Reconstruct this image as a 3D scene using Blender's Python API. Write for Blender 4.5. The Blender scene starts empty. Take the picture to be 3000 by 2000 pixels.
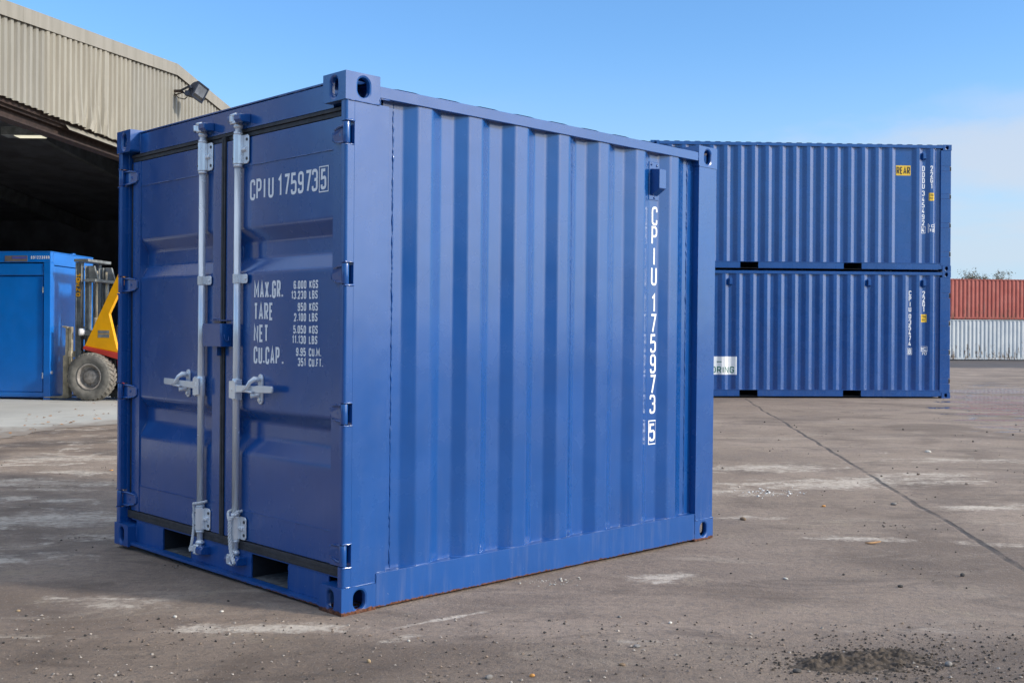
import bpy, bmesh, math, random
from mathutils import Vector, Matrix
R = math.radians
random.seed(11)
scene = bpy.context.scene
COL = scene.collection

# ------------------------------------------------------------------ camera, sky, sun
CAM_H = 1.1451
cam_data = bpy.data.cameras.new('camera')
cam_data.sensor_width = 36.0
cam_data.lens = 3190.0 / 3000.0 * 36.0
cam_data.clip_start = 0.05
cam_data.clip_end = 3000.0
cam = bpy.data.objects.new('camera', cam_data)
COL.objects.link(cam)
_roll, _pitch = 0.006, -0.0015
_f = Vector((0, math.cos(_pitch), math.sin(_pitch)))
_r0 = Vector((1, 0, 0)); _u0 = _r0.cross(_f)
_r = _r0 * math.cos(_roll) + _u0 * math.sin(_roll)
_u = _u0 * math.cos(_roll) - _r0 * math.sin(_roll)
cam.matrix_world = Matrix(((_r.x, _u.x, -_f.x, 0), (_r.y, _u.y, -_f.y, 0), (_r.z, _u.z, -_f.z, CAM_H), (0, 0, 0, 1)))
scene.camera = cam

SUN_EL = R(26.0)
SUN_DIR = Vector((0.950, -0.312, 0.0)).normalized()
SUN_VEC = Vector((SUN_DIR.x * math.cos(SUN_EL), SUN_DIR.y * math.cos(SUN_EL), math.sin(SUN_EL)))
world = bpy.data.worlds.new('World'); scene.world = world; world.use_nodes = True
wn = world.node_tree.nodes; wl = world.node_tree.links
for n in list(wn): wn.remove(n)
w_out = wn.new('ShaderNodeOutputWorld'); w_bg = wn.new('ShaderNodeBackground')
sky = wn.new('ShaderNodeTexSky'); sky.sky_type = 'NISHITA'; sky.sun_disc = False
sky.sun_elevation = SUN_EL
sky.sun_rotation = math.atan2(SUN_DIR.x, SUN_DIR.y)
sky.altitude = 0; sky.air_density = 1.0; sky.dust_density = 0.8; sky.ozone_density = 3.0
SKY_STRENGTH = 0.15
w_bg.inputs['Strength'].default_value = SKY_STRENGTH
# thin high cloud streaks low in the sky to the right
w_tc = wn.new('ShaderNodeTexCoord')
w_map = wn.new('ShaderNodeMapping'); w_map.inputs['Scale'].default_value = (1.6, 1.6, 9.0)
w_map.inputs['Rotation'].default_value = (0.0, R(6), 0.0)
w_noise = wn.new('ShaderNodeTexNoise'); w_noise.inputs['Scale'].default_value = 2.2
w_noise.inputs['Detail'].default_value = 5.0; w_noise.inputs['Roughness'].default_value = 0.5
w_ramp = wn.new('ShaderNodeMapRange'); w_ramp.inputs['From Min'].default_value = 0.5; w_ramp.inputs['From Max'].default_value = 0.75
w_ramp.interpolation_type = 'SMOOTHSTEP'
w_sep = wn.new('ShaderNodeSeparateXYZ')
w_band = wn.new('ShaderNodeMapRange'); w_band.interpolation_type = 'SMOOTHSTEP'
w_band.inputs['From Min'].default_value = 0.24; w_band.inputs['From Max'].default_value = 0.08
w_mul = wn.new('ShaderNodeMath'); w_mul.operation = 'MULTIPLY'
w_mul2 = wn.new('ShaderNodeMath'); w_mul2.operation = 'MULTIPLY'; w_mul2.inputs[1].default_value = 0.75
w_mix = wn.new('ShaderNodeMix'); w_mix.data_type = 'RGBA'
w_mix.inputs['B'].default_value = (2.6, 2.8, 3.15, 1)
wl.new(w_tc.outputs['Generated'], w_map.inputs['Vector']); wl.new(w_map.outputs['Vector'], w_noise.inputs['Vector'])
wl.new(w_noise.outputs['Fac'], w_ramp.inputs['Value']); wl.new(w_tc.outputs['Generated'], w_sep.inputs['Vector'])
wl.new(w_sep.outputs['Z'], w_band.inputs['Value'])
wl.new(w_ramp.outputs['Result'], w_mul.inputs[0]); wl.new(w_band.outputs['Result'], w_mul.inputs[1])
def cloud_bank(c, sx_, sz_, strength, last):
    d = Vector(c).normalized()
    m_ = wn.new('ShaderNodeMapping'); m_.vector_type = 'TEXTURE'; m_.inputs['Location'].default_value = d; m_.inputs['Scale'].default_value = (sx_, sx_, sz_)
    ad = wn.new('ShaderNodeVectorMath'); ad.operation = 'ADD'
    nn = wn.new('ShaderNodeTexNoise'); nn.inputs['Scale'].default_value = 7.0; nn.inputs['Detail'].default_value = 6.0; nn.inputs['Roughness'].default_value = 0.6
    ms = wn.new('ShaderNodeMapping'); ms.inputs['Scale'].default_value = (1, 1, 2.6); wl.new(w_tc.outputs['Generated'], ms.inputs['Vector']); wl.new(ms.outputs['Vector'], nn.inputs['Vector'])
    wl.new(w_tc.outputs['Generated'], m_.inputs['Vector'])
    ln = wn.new('ShaderNodeVectorMath'); ln.operation = 'LENGTH'; wl.new(m_.outputs['Vector'], ln.inputs[0])
    e = wn.new('ShaderNodeMath'); e.operation = 'MULTIPLY_ADD'; e.inputs[1].default_value = -1.6; wl.new(nn.outputs['Fac'], e.inputs[0]); wl.new(ln.outputs['Value'], e.inputs[2])
    r_ = wn.new('ShaderNodeMapRange'); r_.interpolation_type = 'SMOOTHSTEP'; r_.inputs['From Min'].default_value = 0.35; r_.inputs['From Max'].default_value = -0.55; r_.inputs['To Max'].default_value = strength
    wl.new(e.outputs['Value'], r_.inputs['Value'])
    mx = wn.new('ShaderNodeMath'); mx.operation = 'MAXIMUM'; wl.new(r_.outputs['Result'], mx.inputs[0]); wl.new(last, mx.inputs[1]); return mx.outputs['Value']
w_cl = cloud_bank((0.47, 1.0, 0.172), 0.20, 0.045, 0.95, w_mul.outputs['Value'])
w_cl = cloud_bank((0.50, 1.0, 0.218), 0.12, 0.022, 0.45, w_cl)
w_cl = cloud_bank((0.46, 1.0, 0.085), 0.16, 0.022, 0.6, w_cl)
wl.new(w_cl, w_mul2.inputs[0]); wl.new(w_mul2.outputs['Value'], w_mix.inputs['Factor'])
w_tint = wn.new('ShaderNodeMix'); w_tint.data_type = 'RGBA'; w_tint.blend_type = 'MULTIPLY'; w_tint.inputs['Factor'].default_value = 1.0
w_tint.inputs['B'].default_value = (0.545, 0.76, 0.93, 1)
wl.new(sky.outputs['Color'], w_tint.inputs['A'])
w_hz = wn.new('ShaderNodeMapRange'); w_hz.interpolation_type = 'SMOOTHERSTEP'
w_hz.inputs['From Min'].default_value = 0.30; w_hz.inputs['From Max'].default_value = -0.02; w_hz.inputs['To Max'].default_value = 0.92
wl.new(w_sep.outputs['Z'], w_hz.inputs['Value'])
# the pale horizon veil gives way to the sky's own warm brightness round the sun
w_dot = wn.new('ShaderNodeVectorMath'); w_dot.operation = 'DOT_PRODUCT'; w_dot.inputs[1].default_value = SUN_DIR
wl.new(w_tc.outputs['Generated'], w_dot.inputs[0])
w_near = wn.new('ShaderNodeMapRange'); w_near.interpolation_type = 'SMOOTHSTEP'
w_near.inputs['From Min'].default_value = 0.62; w_near.inputs['From Max'].default_value = 0.95
w_near.inputs['To Min'].default_value = 1.0; w_near.inputs['To Max'].default_value = 0.35
wl.new(w_dot.outputs['Value'], w_near.inputs['Value'])
w_hf = wn.new('ShaderNodeMath'); w_hf.operation = 'MULTIPLY'
wl.new(w_hz.outputs['Result'], w_hf.inputs[0]); wl.new(w_near.outputs['Result'], w_hf.inputs[1])
w_hm = wn.new('ShaderNodeMix'); w_hm.data_type = 'RGBA'; w_hm.inputs['B'].default_value = (2.15, 2.8, 3.45, 1)
wl.new(w_hf.outputs['Value'], w_hm.inputs['Factor']); wl.new(w_tint.outputs['Result'], w_hm.inputs['A'])
# bright overhead veil, added out of the frame for more fill light
w_vr = wn.new('ShaderNodeMapRange'); w_vr.interpolation_type = 'SMOOTHSTEP'; w_vr.inputs['From Min'].default_value = 0.36; w_vr.inputs['From Max'].default_value = 0.66; w_vr.inputs['To Max'].default_value = 0.85
wl.new(w_sep.outputs['Z'], w_vr.inputs['Value'])
w_vm = wn.new('ShaderNodeMix'); w_vm.data_type = 'RGBA'; w_vm.inputs['B'].default_value = (3.4, 3.75, 4.3, 1)
wl.new(w_vr.outputs['Result'], w_vm.inputs['Factor']); wl.new(w_hm.outputs['Result'], w_vm.inputs['A'])
# bright aureole of a low sun in thin haze
w_sd = wn.new('ShaderNodeVectorMath'); w_sd.operation = 'DOT_PRODUCT'; w_sd.inputs[1].default_value = SUN_VEC
wl.new(w_tc.outputs['Generated'], w_sd.inputs[0])
w_ar = wn.new('ShaderNodeMapRange'); w_ar.interpolation_type = 'SMOOTHSTEP'; w_ar.inputs['From Min'].default_value = 0.77; w_ar.inputs['From Max'].default_value = 1.0
wl.new(w_sd.outputs['Value'], w_ar.inputs['Value'])
w_am = wn.new('ShaderNodeMix'); w_am.data_type = 'RGBA'; w_am.inputs['B'].default_value = (10.5, 10.2, 9.9, 1)
wl.new(w_ar.outputs['Result'], w_am.inputs['Factor']); wl.new(w_vm.outputs['Result'], w_am.inputs['A'])
wl.new(w_am.outputs['Result'], w_mix.inputs['A']); wl.new(w_mix.outputs['Result'], w_bg.inputs['Color'])
wl.new(w_bg.outputs['Background'], w_out.inputs['Surface'])

sun_data = bpy.data.lights.new('sun', 'SUN'); sun_data.energy = 2.0; sun_data.angle = R(5)
sun_data.color = (1.0, 0.93, 0.83)
sun = bpy.data.objects.new('sun', sun_data); COL.objects.link(sun)
sun.rotation_euler = SUN_VEC.to_track_quat('Z', 'Y').to_euler()
sun.location = (30, -20, 30)

scene.view_settings.view_transform = 'Standard'; scene.view_settings.look = 'None'
scene.view_settings.exposure = 0.8; scene.view_settings.gamma = 1.0; scene.view_settings.use_curve_mapping = False

# ------------------------------------------------------------------ materials
def new_mat(name):
    m = bpy.data.materials.new(name); m.use_nodes = True
    nt = m.node_tree; b = nt.nodes['Principled BSDF']
    return m, nt, b
def N(nt, typ, **kw):
    n = nt.nodes.new(typ)
    for k, v in kw.items():
        if k in n.inputs: n.inputs[k].default_value = v
        else: setattr(n, k, v)
    return n
def coords(nt, kind='Object', scale=(1, 1, 1)):
    tc = N(nt, 'ShaderNodeTexCoord'); mp = N(nt, 'ShaderNodeMapping'); mp.inputs['Scale'].default_value = scale
    nt.links.new(tc.outputs[kind], mp.inputs['Vector']); return mp.outputs['Vector']
def world_pos(nt, scale=(1, 1, 1)):
    g = N(nt, 'ShaderNodeNewGeometry'); mp = N(nt, 'ShaderNodeMapping'); mp.inputs['Scale'].default_value = scale
    nt.links.new(g.outputs['Position'], mp.inputs['Vector']); return mp.outputs['Vector']
def noise(nt, vec, scale, detail=4, rough=0.55, dist=0.0):
    n = N(nt, 'ShaderNodeTexNoise'); n.inputs['Scale'].default_value = scale; n.inputs['Detail'].default_value = detail
    n.inputs['Roughness'].default_value = rough; n.inputs['Distortion'].default_value = dist
    nt.links.new(vec, n.inputs['Vector']); return n.outputs['Fac']
def ramp(nt, fac, a, b, lo=0.0, hi=1.0, smooth=True):
    n = N(nt, 'ShaderNodeMapRange'); n.interpolation_type = 'SMOOTHSTEP' if smooth else 'LINEAR'
    n.inputs['From Min'].default_value = a; n.inputs['From Max'].default_value = b
    n.inputs['To Min'].default_value = lo; n.inputs['To Max'].default_value = hi
    nt.links.new(fac, n.inputs['Value']); return n.outputs['Result']
def math_(nt, op, a, b=None):
    n = N(nt, 'ShaderNodeMath'); n.operation = op
    for i, x in enumerate((a, b)):
        if x is None: continue
        if isinstance(x, (int, float)): n.inputs[i].default_value = x
        else: nt.links.new(x, n.inputs[i])
    return n.outputs['Value']
def mix(nt, fac, a, b):
    n = N(nt, 'ShaderNodeMix'); n.data_type = 'RGBA'
    for k, x in (('Factor', fac), ('A', a), ('B', b)):
        s = n.inputs[k] if k != 'Factor' else n.inputs['Factor']
        if isinstance(x, (int, float)): s.default_value = x
        elif isinstance(x, tuple): s.default_value = (x[0], x[1], x[2], 1)
        else: nt.links.new(x, s)
    return n.outputs['Result']
def bump(nt, b, h, strength=0.3, dist=0.01):
    n = N(nt, 'ShaderNodeBump'); n.inputs['Strength'].default_value = strength; n.inputs['Distance'].default_value = dist
    nt.links.new(h, n.inputs['Height']); nt.links.new(n.outputs['Normal'], b.inputs['Normal'])
    return n
def simple(name, col, rough=0.5, metal=0.0, var=0.15, scale=6.0, bmp=0.0, bscale=40.0, spec=0.5):
    m, nt, b = new_mat(name)
    v = world_pos(nt)
    f = ramp(nt, noise(nt, v, scale, 5, 0.6), 0.3, 0.7)
    lo = tuple(c * (1 - var) for c in col); hi = tuple(min(1, c * (1 + var)) for c in col)
    nt.links.new(mix(nt, f, lo, hi), b.inputs['Base Color'])
    b.inputs['Metallic'].default_value = metal
    b.inputs['Specular IOR Level'].default_value = spec
    nt.links.new(ramp(nt, noise(nt, v, scale * 2.3, 4), 0.3, 0.7, max(0.02, rough - 0.08), min(1, rough + 0.08)), b.inputs['Roughness'])
    if bmp: bump(nt, b, noise(nt, v, bscale, 5, 0.6), bmp, 0.004)
    return m
def paint(name, col, rough=0.32, wobble=0.25, rust_z=None, dust=0.12, coat=0.8):
    m, nt, b = new_mat(name)
    v = coords(nt, 'Object')
    f = ramp(nt, noise(nt, v, 2.2, 5, 0.6), 0.3, 0.7)
    c = mix(nt, f, tuple(x * 0.93 for x in col), tuple(x * 1.07 for x in col))
    # dust film and small scuffs, a little heavier low down
    wp = world_pos(nt)
    sp = N(nt, 'ShaderNodeSeparateXYZ'); nt.links.new(wp, sp.inputs['Vector'])
    low = ramp(nt, sp.outputs['Z'], 0.45, 0.0, 0.0, 1.0)
    streak = N(nt, 'ShaderNodeMapping'); streak.inputs['Scale'].default_value = (14, 14, 1.2); nt.links.new(wp, streak.inputs['Vector'])
    st = ramp(nt, noise(nt, streak.outputs['Vector'], 2.0, 5, 0.65), 0.45, 0.8)
    dfac = math_(nt, 'MULTIPLY', math_(nt, 'ADD', math_(nt, 'MULTIPLY', low, 0.8), 0.18), st)
    c = mix(nt, math_(nt, 'MULTIPLY', dfac, dust), c, (0.30, 0.29, 0.30))
    sc = ramp(nt, noise(nt, wp, 60, 3, 0.7), 0.715, 0.76)
    c = mix(nt, math_(nt, 'MULTIPLY', sc, math_(nt, 'ADD', math_(nt, 'MULTIPLY', low, 0.5), 0.02)), c, (0.42, 0.45, 0.5))
    if rust_z is not None:
        nz = noise(nt, wp, 38, 5, 0.7)
        edge = math_(nt, 'ADD', sp.outputs['Z'], math_(nt, 'MULTIPLY', nz, -0.034))
        rf = ramp(nt, edge, rust_z - 0.002, rust_z - 0.008)
        rc = mix(nt, ramp(nt, noise(nt, wp, 90, 4), 0.35, 0.65), (0.045, 0.016, 0.008), (0.16, 0.055, 0.022))
        c = mix(nt, rf, c, rc)
        rr = mix(nt, rf, (rough,) * 3, (0.9,) * 3)
        sx = N(nt, 'ShaderNodeSeparateColor'); nt.links.new(rr, sx.inputs['Color'])
        nt.links.new(sx.outputs['Red'], b.inputs['Roughness'])
    else:
        nt.links.new(ramp(nt, noise(nt, v, 5, 4), 0.3, 0.7, rough - 0.05, rough + 0.07), b.inputs['Roughness'])
    nt.links.new(c, b.inputs['Base Color'])
    b.inputs['Coat Weight'].default_value = coat; b.inputs['Coat Roughness'].default_value = 0.14
    h = math_(nt, 'ADD', math_(nt, 'MULTIPLY', noise(nt, v, 3.5, 2, 0.5), 1.0), math_(nt, 'MULTIPLY', noise(nt, v, 160, 2, 0.5), 0.008))
    bump(nt, b, h, wobble, 0.02)
    return m
BLUE = (0.003, 0.068, 0.272)
M = {}
M['blue'] = paint('navy_container_paint', BLUE, 0.24, 0.20)
M['blue_rusty'] = paint('navy_container_paint_rusty_edge', BLUE, 0.40, 0.22, rust_z=0.0, dust=0.14, coat=0.1)
M['blue_far'] = paint('blue_stacked_container_paint', (0.004, 0.066, 0.265), 0.26, 0.14)
M['white_letter'] = simple('white_stencil_paint', (0.86, 0.88, 0.90), 0.5, var=0.03)
M['galv'] = simple('galvanised_steel', (0.80, 0.83, 0.86), 0.20, 0.35, 0.04, 5, 0.0, 120)
M['rubber'] = simple('black_rubber_gasket', (0.034, 0.034, 0.038), 0.55, 0, 0.3, 20)
M['dark'] = simple('dark_void_steel', (0.012, 0.014, 0.02), 0.8, 0, 0.2, 10)
M['rope'] = simple('white_nylon_rope', (0.66, 0.67, 0.68), 0.8, 0, 0.12, 60, 0.3, 400)
M['dust'] = simple('dusty_steel_floor', (0.10, 0.105, 0.11), 0.9, 0, 0.4, 30)
M['yellow_sign'] = simple('yellow_sticker', (0.78, 0.50, 0.03), 0.45, 0, 0.06)
M['black_letter'] = simple('black_print', (0.02, 0.02, 0.02), 0.5)
M['white_sign'] = simple('white_sticker', (0.80, 0.82, 0.84), 0.45, 0, 0.03)
M['green_letter'] = simple('green_print', (0.01, 0.16, 0.11), 0.5)
M['cabin_blue'] = paint('bright_blue_cabin_paint', (0.0, 0.165, 0.62), 0.38, 0.10, dust=0.05)
M['brown_sign'] = simple('taupe_name_plate', (0.15, 0.13, 0.13), 0.6)
M['sign_band'] = simple('violet_blue_band', (0.07, 0.09, 0.40), 0.6)
M['yellow_paint'] = simple('yellow_forklift_paint', (0.85, 0.40, 0.003), 0.42, 0, 0.06, 4)
M['red_paint'] = simple('red_forklift_paint', (0.52, 0.05, 0.035), 0.45, 0, 0.1, 4)
M['mast_steel'] = simple('dull_grey_mast_steel', (0.22, 0.235, 0.235), 0.5, 0.2, 0.3, 8, 0.1, 50)
M['fork_steel'] = simple('worn_fork_steel', (0.42, 0.37, 0.27), 0.55, 0.2, 0.35, 6, 0.2, 40)
M['tyre'] = simple('dusty_rubber_tyre', (0.20, 0.188, 0.165), 0.9, 0, 0.25, 9, 0.25, 60)
M['rim'] = simple('dirty_wheel_rim', (0.32, 0.29, 0.26), 0.6, 0.1, 0.35, 16)
M['black_plastic'] = simple('black_machine_parts', (0.02, 0.02, 0.022), 0.55, 0, 0.3, 10)
M['lamp_white'] = simple('pale_lamp_lens', (0.7, 0.7, 0.7), 0.15, 0, 0.05)
M['flood_body'] = simple('blue_grey_floodlight_casting', (0.03, 0.04, 0.065), 0.45, 0.3, 0.15)
M['flood_glass'] = simple('floodlight_front_glass', (0.22, 0.24, 0.27), 0.12, 0.3, 0.25, 8)
M['rusty_steel'] = simple('rust_brown_steel', (0.035, 0.02, 0.015), 0.75, 0, 0.4, 9)
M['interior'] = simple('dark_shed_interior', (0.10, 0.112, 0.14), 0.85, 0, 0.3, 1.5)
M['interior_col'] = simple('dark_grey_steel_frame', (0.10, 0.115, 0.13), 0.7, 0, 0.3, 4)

def cladding_mat(name, c1, c2, stain=0.5):
    m, nt, b = new_mat(name)
    v = world_pos(nt); s = world_pos(nt, (5, 5, 0.5))
    f = ramp(nt, noise(nt, s, 1.2, 6, 0.65), 0.3, 0.72)
    c = mix(nt, f, c1, c2)
    g = ramp(nt, noise(nt, v, 1.6, 6, 0.7), 0.52, 0.78)
    c = mix(nt, math_(nt, 'MULTIPLY', g, stain), c, (0.30, 0.27, 0.22))
    nt.links.new(c, b.inputs['Base Color']); b.inputs['Roughness'].default_value = 0.6
    return m
M['clad_beige'] = cladding_mat('weathered_beige_cladding', (0.265, 0.24, 0.19), (0.335, 0.31, 0.255))
M['clad_grey'] = cladding_mat('weathered_grey_cladding', (0.245, 0.228, 0.19), (0.31, 0.293, 0.25))
M['fascia'] = cladding_mat('weathered_verge_flashing', (0.25, 0.23, 0.188), (0.31, 0.285, 0.24), 0.3)

def rusty_wall(name, c1, c2, rustamt, streaky):
    m, nt, b = new_mat(name)
    v = coords(nt, 'Object'); s = coords(nt, 'Object', (3.0, 3.0, 0.35))
    c = mix(nt, ramp(nt, noise(nt, v, 0.9, 5, 0.6), 0.35, 0.68), c1, c2)
    sp = N(nt, 'ShaderNodeSeparateXYZ'); nt.links.new(v, sp.inputs['Vector'])
    low = ramp(nt, sp.outputs['Z'], 1.5, 0.15, 0.0, 1.0, False)
    r = noise(nt, s, 3.4, 6, 0.72)
    r2 = noise(nt, coords(nt, 'Object', (1, 1, 0.5)), 5.0, 6, 0.75)
    th = math_(nt, 'SUBTRACT', streaky, math_(nt, 'MULTIPLY', low, 0.11))
    rf = ramp(nt, math_(nt, 'SUBTRACT', math_(nt, 'MULTIPLY', math_(nt, 'ADD', r, r2), 0.5), th), 0.0, 0.05)
    c = mix(nt, math_(nt, 'MULTIPLY', rf, rustamt), c, (0.10, 0.055, 0.025))
    c = mix(nt, math_(nt, 'MULTIPLY', ramp(nt, noise(nt, s, 1.3, 5, 0.7), 0.5, 0.8), 0.45), c, (0.22, 0.20, 0.17))
    nt.links.new(c, b.inputs['Base Color']); b.inputs['Roughness'].default_value = 0.65
    return m
M['red_wall'] = rusty_wall('faded_red_container_paint', (0.36, 0.075, 0.055), (0.42, 0.11, 0.085), 0.75, 0.615)
M['white_wall'] = rusty_wall('weathered_pale_grey_container_paint', (0.46, 0.50, 0.53), (0.54, 0.57, 0.58), 0.9, 0.6)

def emit_mat(name, col, s):
    m, nt, b = new_mat(name)
    b.inputs['Emission Color'].default_value = (*col, 1); b.inputs['Emission Strength'].default_value = s
    b.inputs['Base Color'].default_value = (*col, 1); return m
M['lamp_glow'] = emit_mat('lit_lamp_lens', (1.0, 0.95, 0.72), 0.38)

def ground_mat():
    m, nt, b = new_mat('dirty_yard_tarmac')
    v = world_pos(nt)
    sp = N(nt, 'ShaderNodeSeparateXYZ'); nt.links.new(v, sp.inputs['Vector'])
    big = noise(nt, v, 0.35, 5, 0.6); mid = noise(nt, v, 1.3, 7, 0.65, 0.6); fine = noise(nt, v, 26, 6, 0.7); grit = noise(nt, v, 170, 3, 0.7)
    base = mix(nt, ramp(nt, big, 0.35, 0.66), (0.250, 0.190, 0.146), (0.345, 0.270, 0.213))
    base = mix(nt, ramp(nt, noise(nt, v, 0.8, 6, 0.6), 0.45, 0.75), base, (0.20, 0.157, 0.130))
    base = mix(nt, ramp(nt, noise(nt, v, 2.7, 6, 0.65), 0.55, 0.8), base, (0.31, 0.25, 0.18))
    # broad damp and oily stains
    st1 = math_(nt, 'MULTIPLY', ramp(nt, noise(nt, v, 0.55, 7, 0.62, 0.7), 0.46, 0.64), 0.62)
    base = mix(nt, st1, base, (0.108, 0.077, 0.058))
    st2 = math_(nt, 'MULTIPLY', ramp(nt, noise(nt, world_pos(nt, (0.6, 1.3, 1)), 2.1, 8, 0.7, 1.2), 0.50, 0.68), 0.6)
    base = mix(nt, st2, base, (0.105, 0.078, 0.062))
    st3 = math_(nt, 'MULTIPLY', ramp(nt, noise(nt, world_pos(nt, (0.5, 1.2, 1)), 1.7, 8, 0.72, 1.0), 0.52, 0.74), 0.55)
    base = mix(nt, st3, base, (0.47, 0.395, 0.315))
    sp1 = math_(nt, 'MULTIPLY', ramp(nt, noise(nt, v, 9, 8, 0.78, 0.6), 0.53, 0.70), 0.45)
    base = mix(nt, sp1, base, (0.13, 0.106, 0.09))
    sp2 = math_(nt, 'MULTIPLY', ramp(nt, noise(nt, v, 6.3, 8, 0.8, 0.9), 0.57, 0.74), 0.5)
    base = mix(nt, sp2, base, (0.40, 0.34, 0.28))
    # stones and grit set in the surface
    base = mix(nt, math_(nt, 'MULTIPLY', ramp(nt, fine, 0.47, 0.70), 0.6), base, (0.15, 0.13, 0.12))
    base = mix(nt, math_(nt, 'MULTIPLY', ramp(nt, grit, 0.53, 0.68), 0.75), base, (0.12, 0.105, 0.10))
    base = mix(nt, math_(nt, 'MULTIPLY', ramp(nt, noise(nt, v, 120, 2, 0.5), 0.67, 0.74), 0.75), base, (0.48, 0.44, 0.40))
    # chalky worn patches: random ones plus the big ones of this yard
    rnd = ramp(nt, mid, 0.60, 0.72)
    rnd = math_(nt, 'MULTIPLY', rnd, ramp(nt, noise(nt, v, 0.28, 3, 0.5), 0.46, 0.62))
    left = math_(nt, 'MULTIPLY', ramp(nt, sp.outputs['X'], -1.9, -3.0), ramp(nt, noise(nt, v, 1.9, 7, 0.68, 0.8), 0.46, 0.66))
    fac = math_(nt, 'MAXIMUM', rnd, math_(nt, 'MULTIPLY', left, 0.95))
    for (cx, cy, rx, ry, a, s) in PATCHES:
        mp = N(nt, 'ShaderNodeMapping'); mp.vector_type = 'TEXTURE'
        mp.inputs['Location'].default_value = (cx, cy, 0); mp.inputs['Rotation'].default_value = (0, 0, R(a)); mp.inputs['Scale'].default_value = (rx, ry, 1000)
        nt.links.new(v, mp.inputs['Vector'])
        ln = N(nt, 'ShaderNodeVectorMath'); ln.operation = 'LENGTH'; nt.links.new(mp.outputs['Vector'], ln.inputs[0])
        e = math_(nt, 'ADD', ln.outputs['Value'], math_(nt, 'MULTIPLY', math_(nt, 'SUBTRACT', noise(nt, v, 7, 6, 0.75, 0.5), 0.5), 2.6))
        fac = math_(nt, 'MAXIMUM', fac, math_(nt, 'MULTIPLY', ramp(nt, e, 1.25, 0.15), s))
    brk = noise(nt, world_pos(nt, (0.4, 1.0, 1)), 7, 10, 0.80, 0.7)
    fac = math_(nt, 'MULTIPLY', ramp(nt, math_(nt, 'ADD', fac, math_(nt, 'MULTIPLY', math_(nt, 'SUBTRACT', brk, 0.5), 2.8)), 0.25, 1.0), ramp(nt, fac, 0.0, 0.35))
    fac = math_(nt, 'MULTIPLY', fac, ramp(nt, fine, 0.66, 0.44, 0.3, 1.0))
    col = mix(nt, math_(nt, 'MULTIPLY', fac, 0.82), base, (0.60, 0.53, 0.45))
    # dark gravel band far off, at the foot of the old containers
    dk = math_(nt, 'MULTIPLY', ramp(nt, math_(nt, 'ADD', sp.outputs['Y'], math_(nt, 'MULTIPLY', noise(nt, v, 0.4, 4), 6)), 50, 55), 0.8)
    col = mix(nt, dk, col, (0.05, 0.052, 0.06))
    # construction joint running away from the camera
    px, py = 2.70, 6.2; qx, qy = 4.54, 21.0
    L = math.hypot(qx - px, qy - py); nx, ny = (qy - py) / L, -(qx - px) / L
    d = math_(nt, 'ADD', math_(nt, 'ADD', math_(nt, 'MULTIPLY', sp.outputs['X'], nx), math_(nt, 'MULTIPLY', sp.outputs['Y'], ny)), -(px * nx + py * ny))
    wob = math_(nt, 'ADD', math_(nt, 'MULTIPLY', math_(nt, 'SUBTRACT', noise(nt, v, 0.7, 3), 0.5), 0.16), math_(nt, 'MULTIPLY', math_(nt, 'SUBTRACT', noise(nt, v, 14, 3), 0.5), 0.025))
    d = math_(nt, 'ABSOLUTE', math_(nt, 'ADD', d, wob))
    j = math_(nt, 'MULTIPLY', ramp(nt, d, 0.03, 0.008), ramp(nt, noise(nt, v, 1.2, 4, 0.7), 0.3, 0.55))
    col = mix(nt, math_(nt, 'MULTIPLY', j, 0.8), col, (0.045, 0.042, 0.045))
    # wet film
    wet = math_(nt, 'MULTIPLY', ramp(nt, noise(nt, world_pos(nt, (0.7, 1.0, 1)), 1.6, 6, 0.62, 0.5), 0.535, 0.60), ramp(nt, sp.outputs['X'], 5.2, 6.6))
    wet = math_(nt, 'MULTIPLY', wet, math_(nt, 'MULTIPLY', ramp(nt, sp.outputs['Y'], 12.5, 14.0), ramp(nt, sp.outputs['Y'], 34, 26)))
    wet = math_(nt, 'MULTIPLY', wet, ramp(nt, math_(nt, 'SUBTRACT', sp.outputs['X'], math_(nt, 'MULTIPLY', sp.outputs['Y'], 0.41)), 0.0, 0.35))
    for (cx, cy, rx, ry, a) in ((8.2, 18.2, 0.5, 0.12, 0), (8.9, 19.8, 0.7, 0.16, 0), (7.25, 16.1, 0.6, 0.13, 2), (7.9, 17.5, 0.8, 0.20, 3), (8.5, 19.0, 0.9, 0.35, -4), (9.3, 20.9, 0.9, 0.5, 0), (6.75, 14.9, 0.35, 0.07, 6), (10.2, 22.8, 1.0, 0.7, 0), (11.5, 25.5, 1.4, 0.8, 0)):
        mp = N(nt, 'ShaderNodeMapping'); mp.vector_type = 'TEXTURE'
        mp.inputs['Location'].default_value = (cx, cy, 0); mp.inputs['Rotation'].default_value = (0, 0, R(a)); mp.inputs['Scale'].default_value = (rx, ry, 1000)
        nt.links.new(v, mp.inputs['Vector'])
        ln = N(nt, 'ShaderNodeVectorMath'); ln.operation = 'LENGTH'; nt.links.new(mp.outputs['Vector'], ln.inputs[0])
        e = math_(nt, 'ADD', ln.outputs['Value'], math_(nt, 'MULTIPLY', math_(nt, 'SUBTRACT', noise(nt, v, 4, 6, 0.7, 0.5), 0.5), 2.4))
        wet = math_(nt, 'MAXIMUM', wet, ramp(nt, e, 1.35, 1.1))
    left_dark = math_(nt, 'MULTIPLY', ramp(nt, sp.outputs['X'], -1.9, -3.2), ramp(nt, noise(nt, v, 1.1, 6, 0.62, 0.4), 0.50, 0.60))  # darker, smoother blotches over the left of the yard
    left_dark = math_(nt, 'MULTIPLY', left_dark, ramp(nt, sp.outputs['Y'], 4.6, 5.4))
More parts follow.
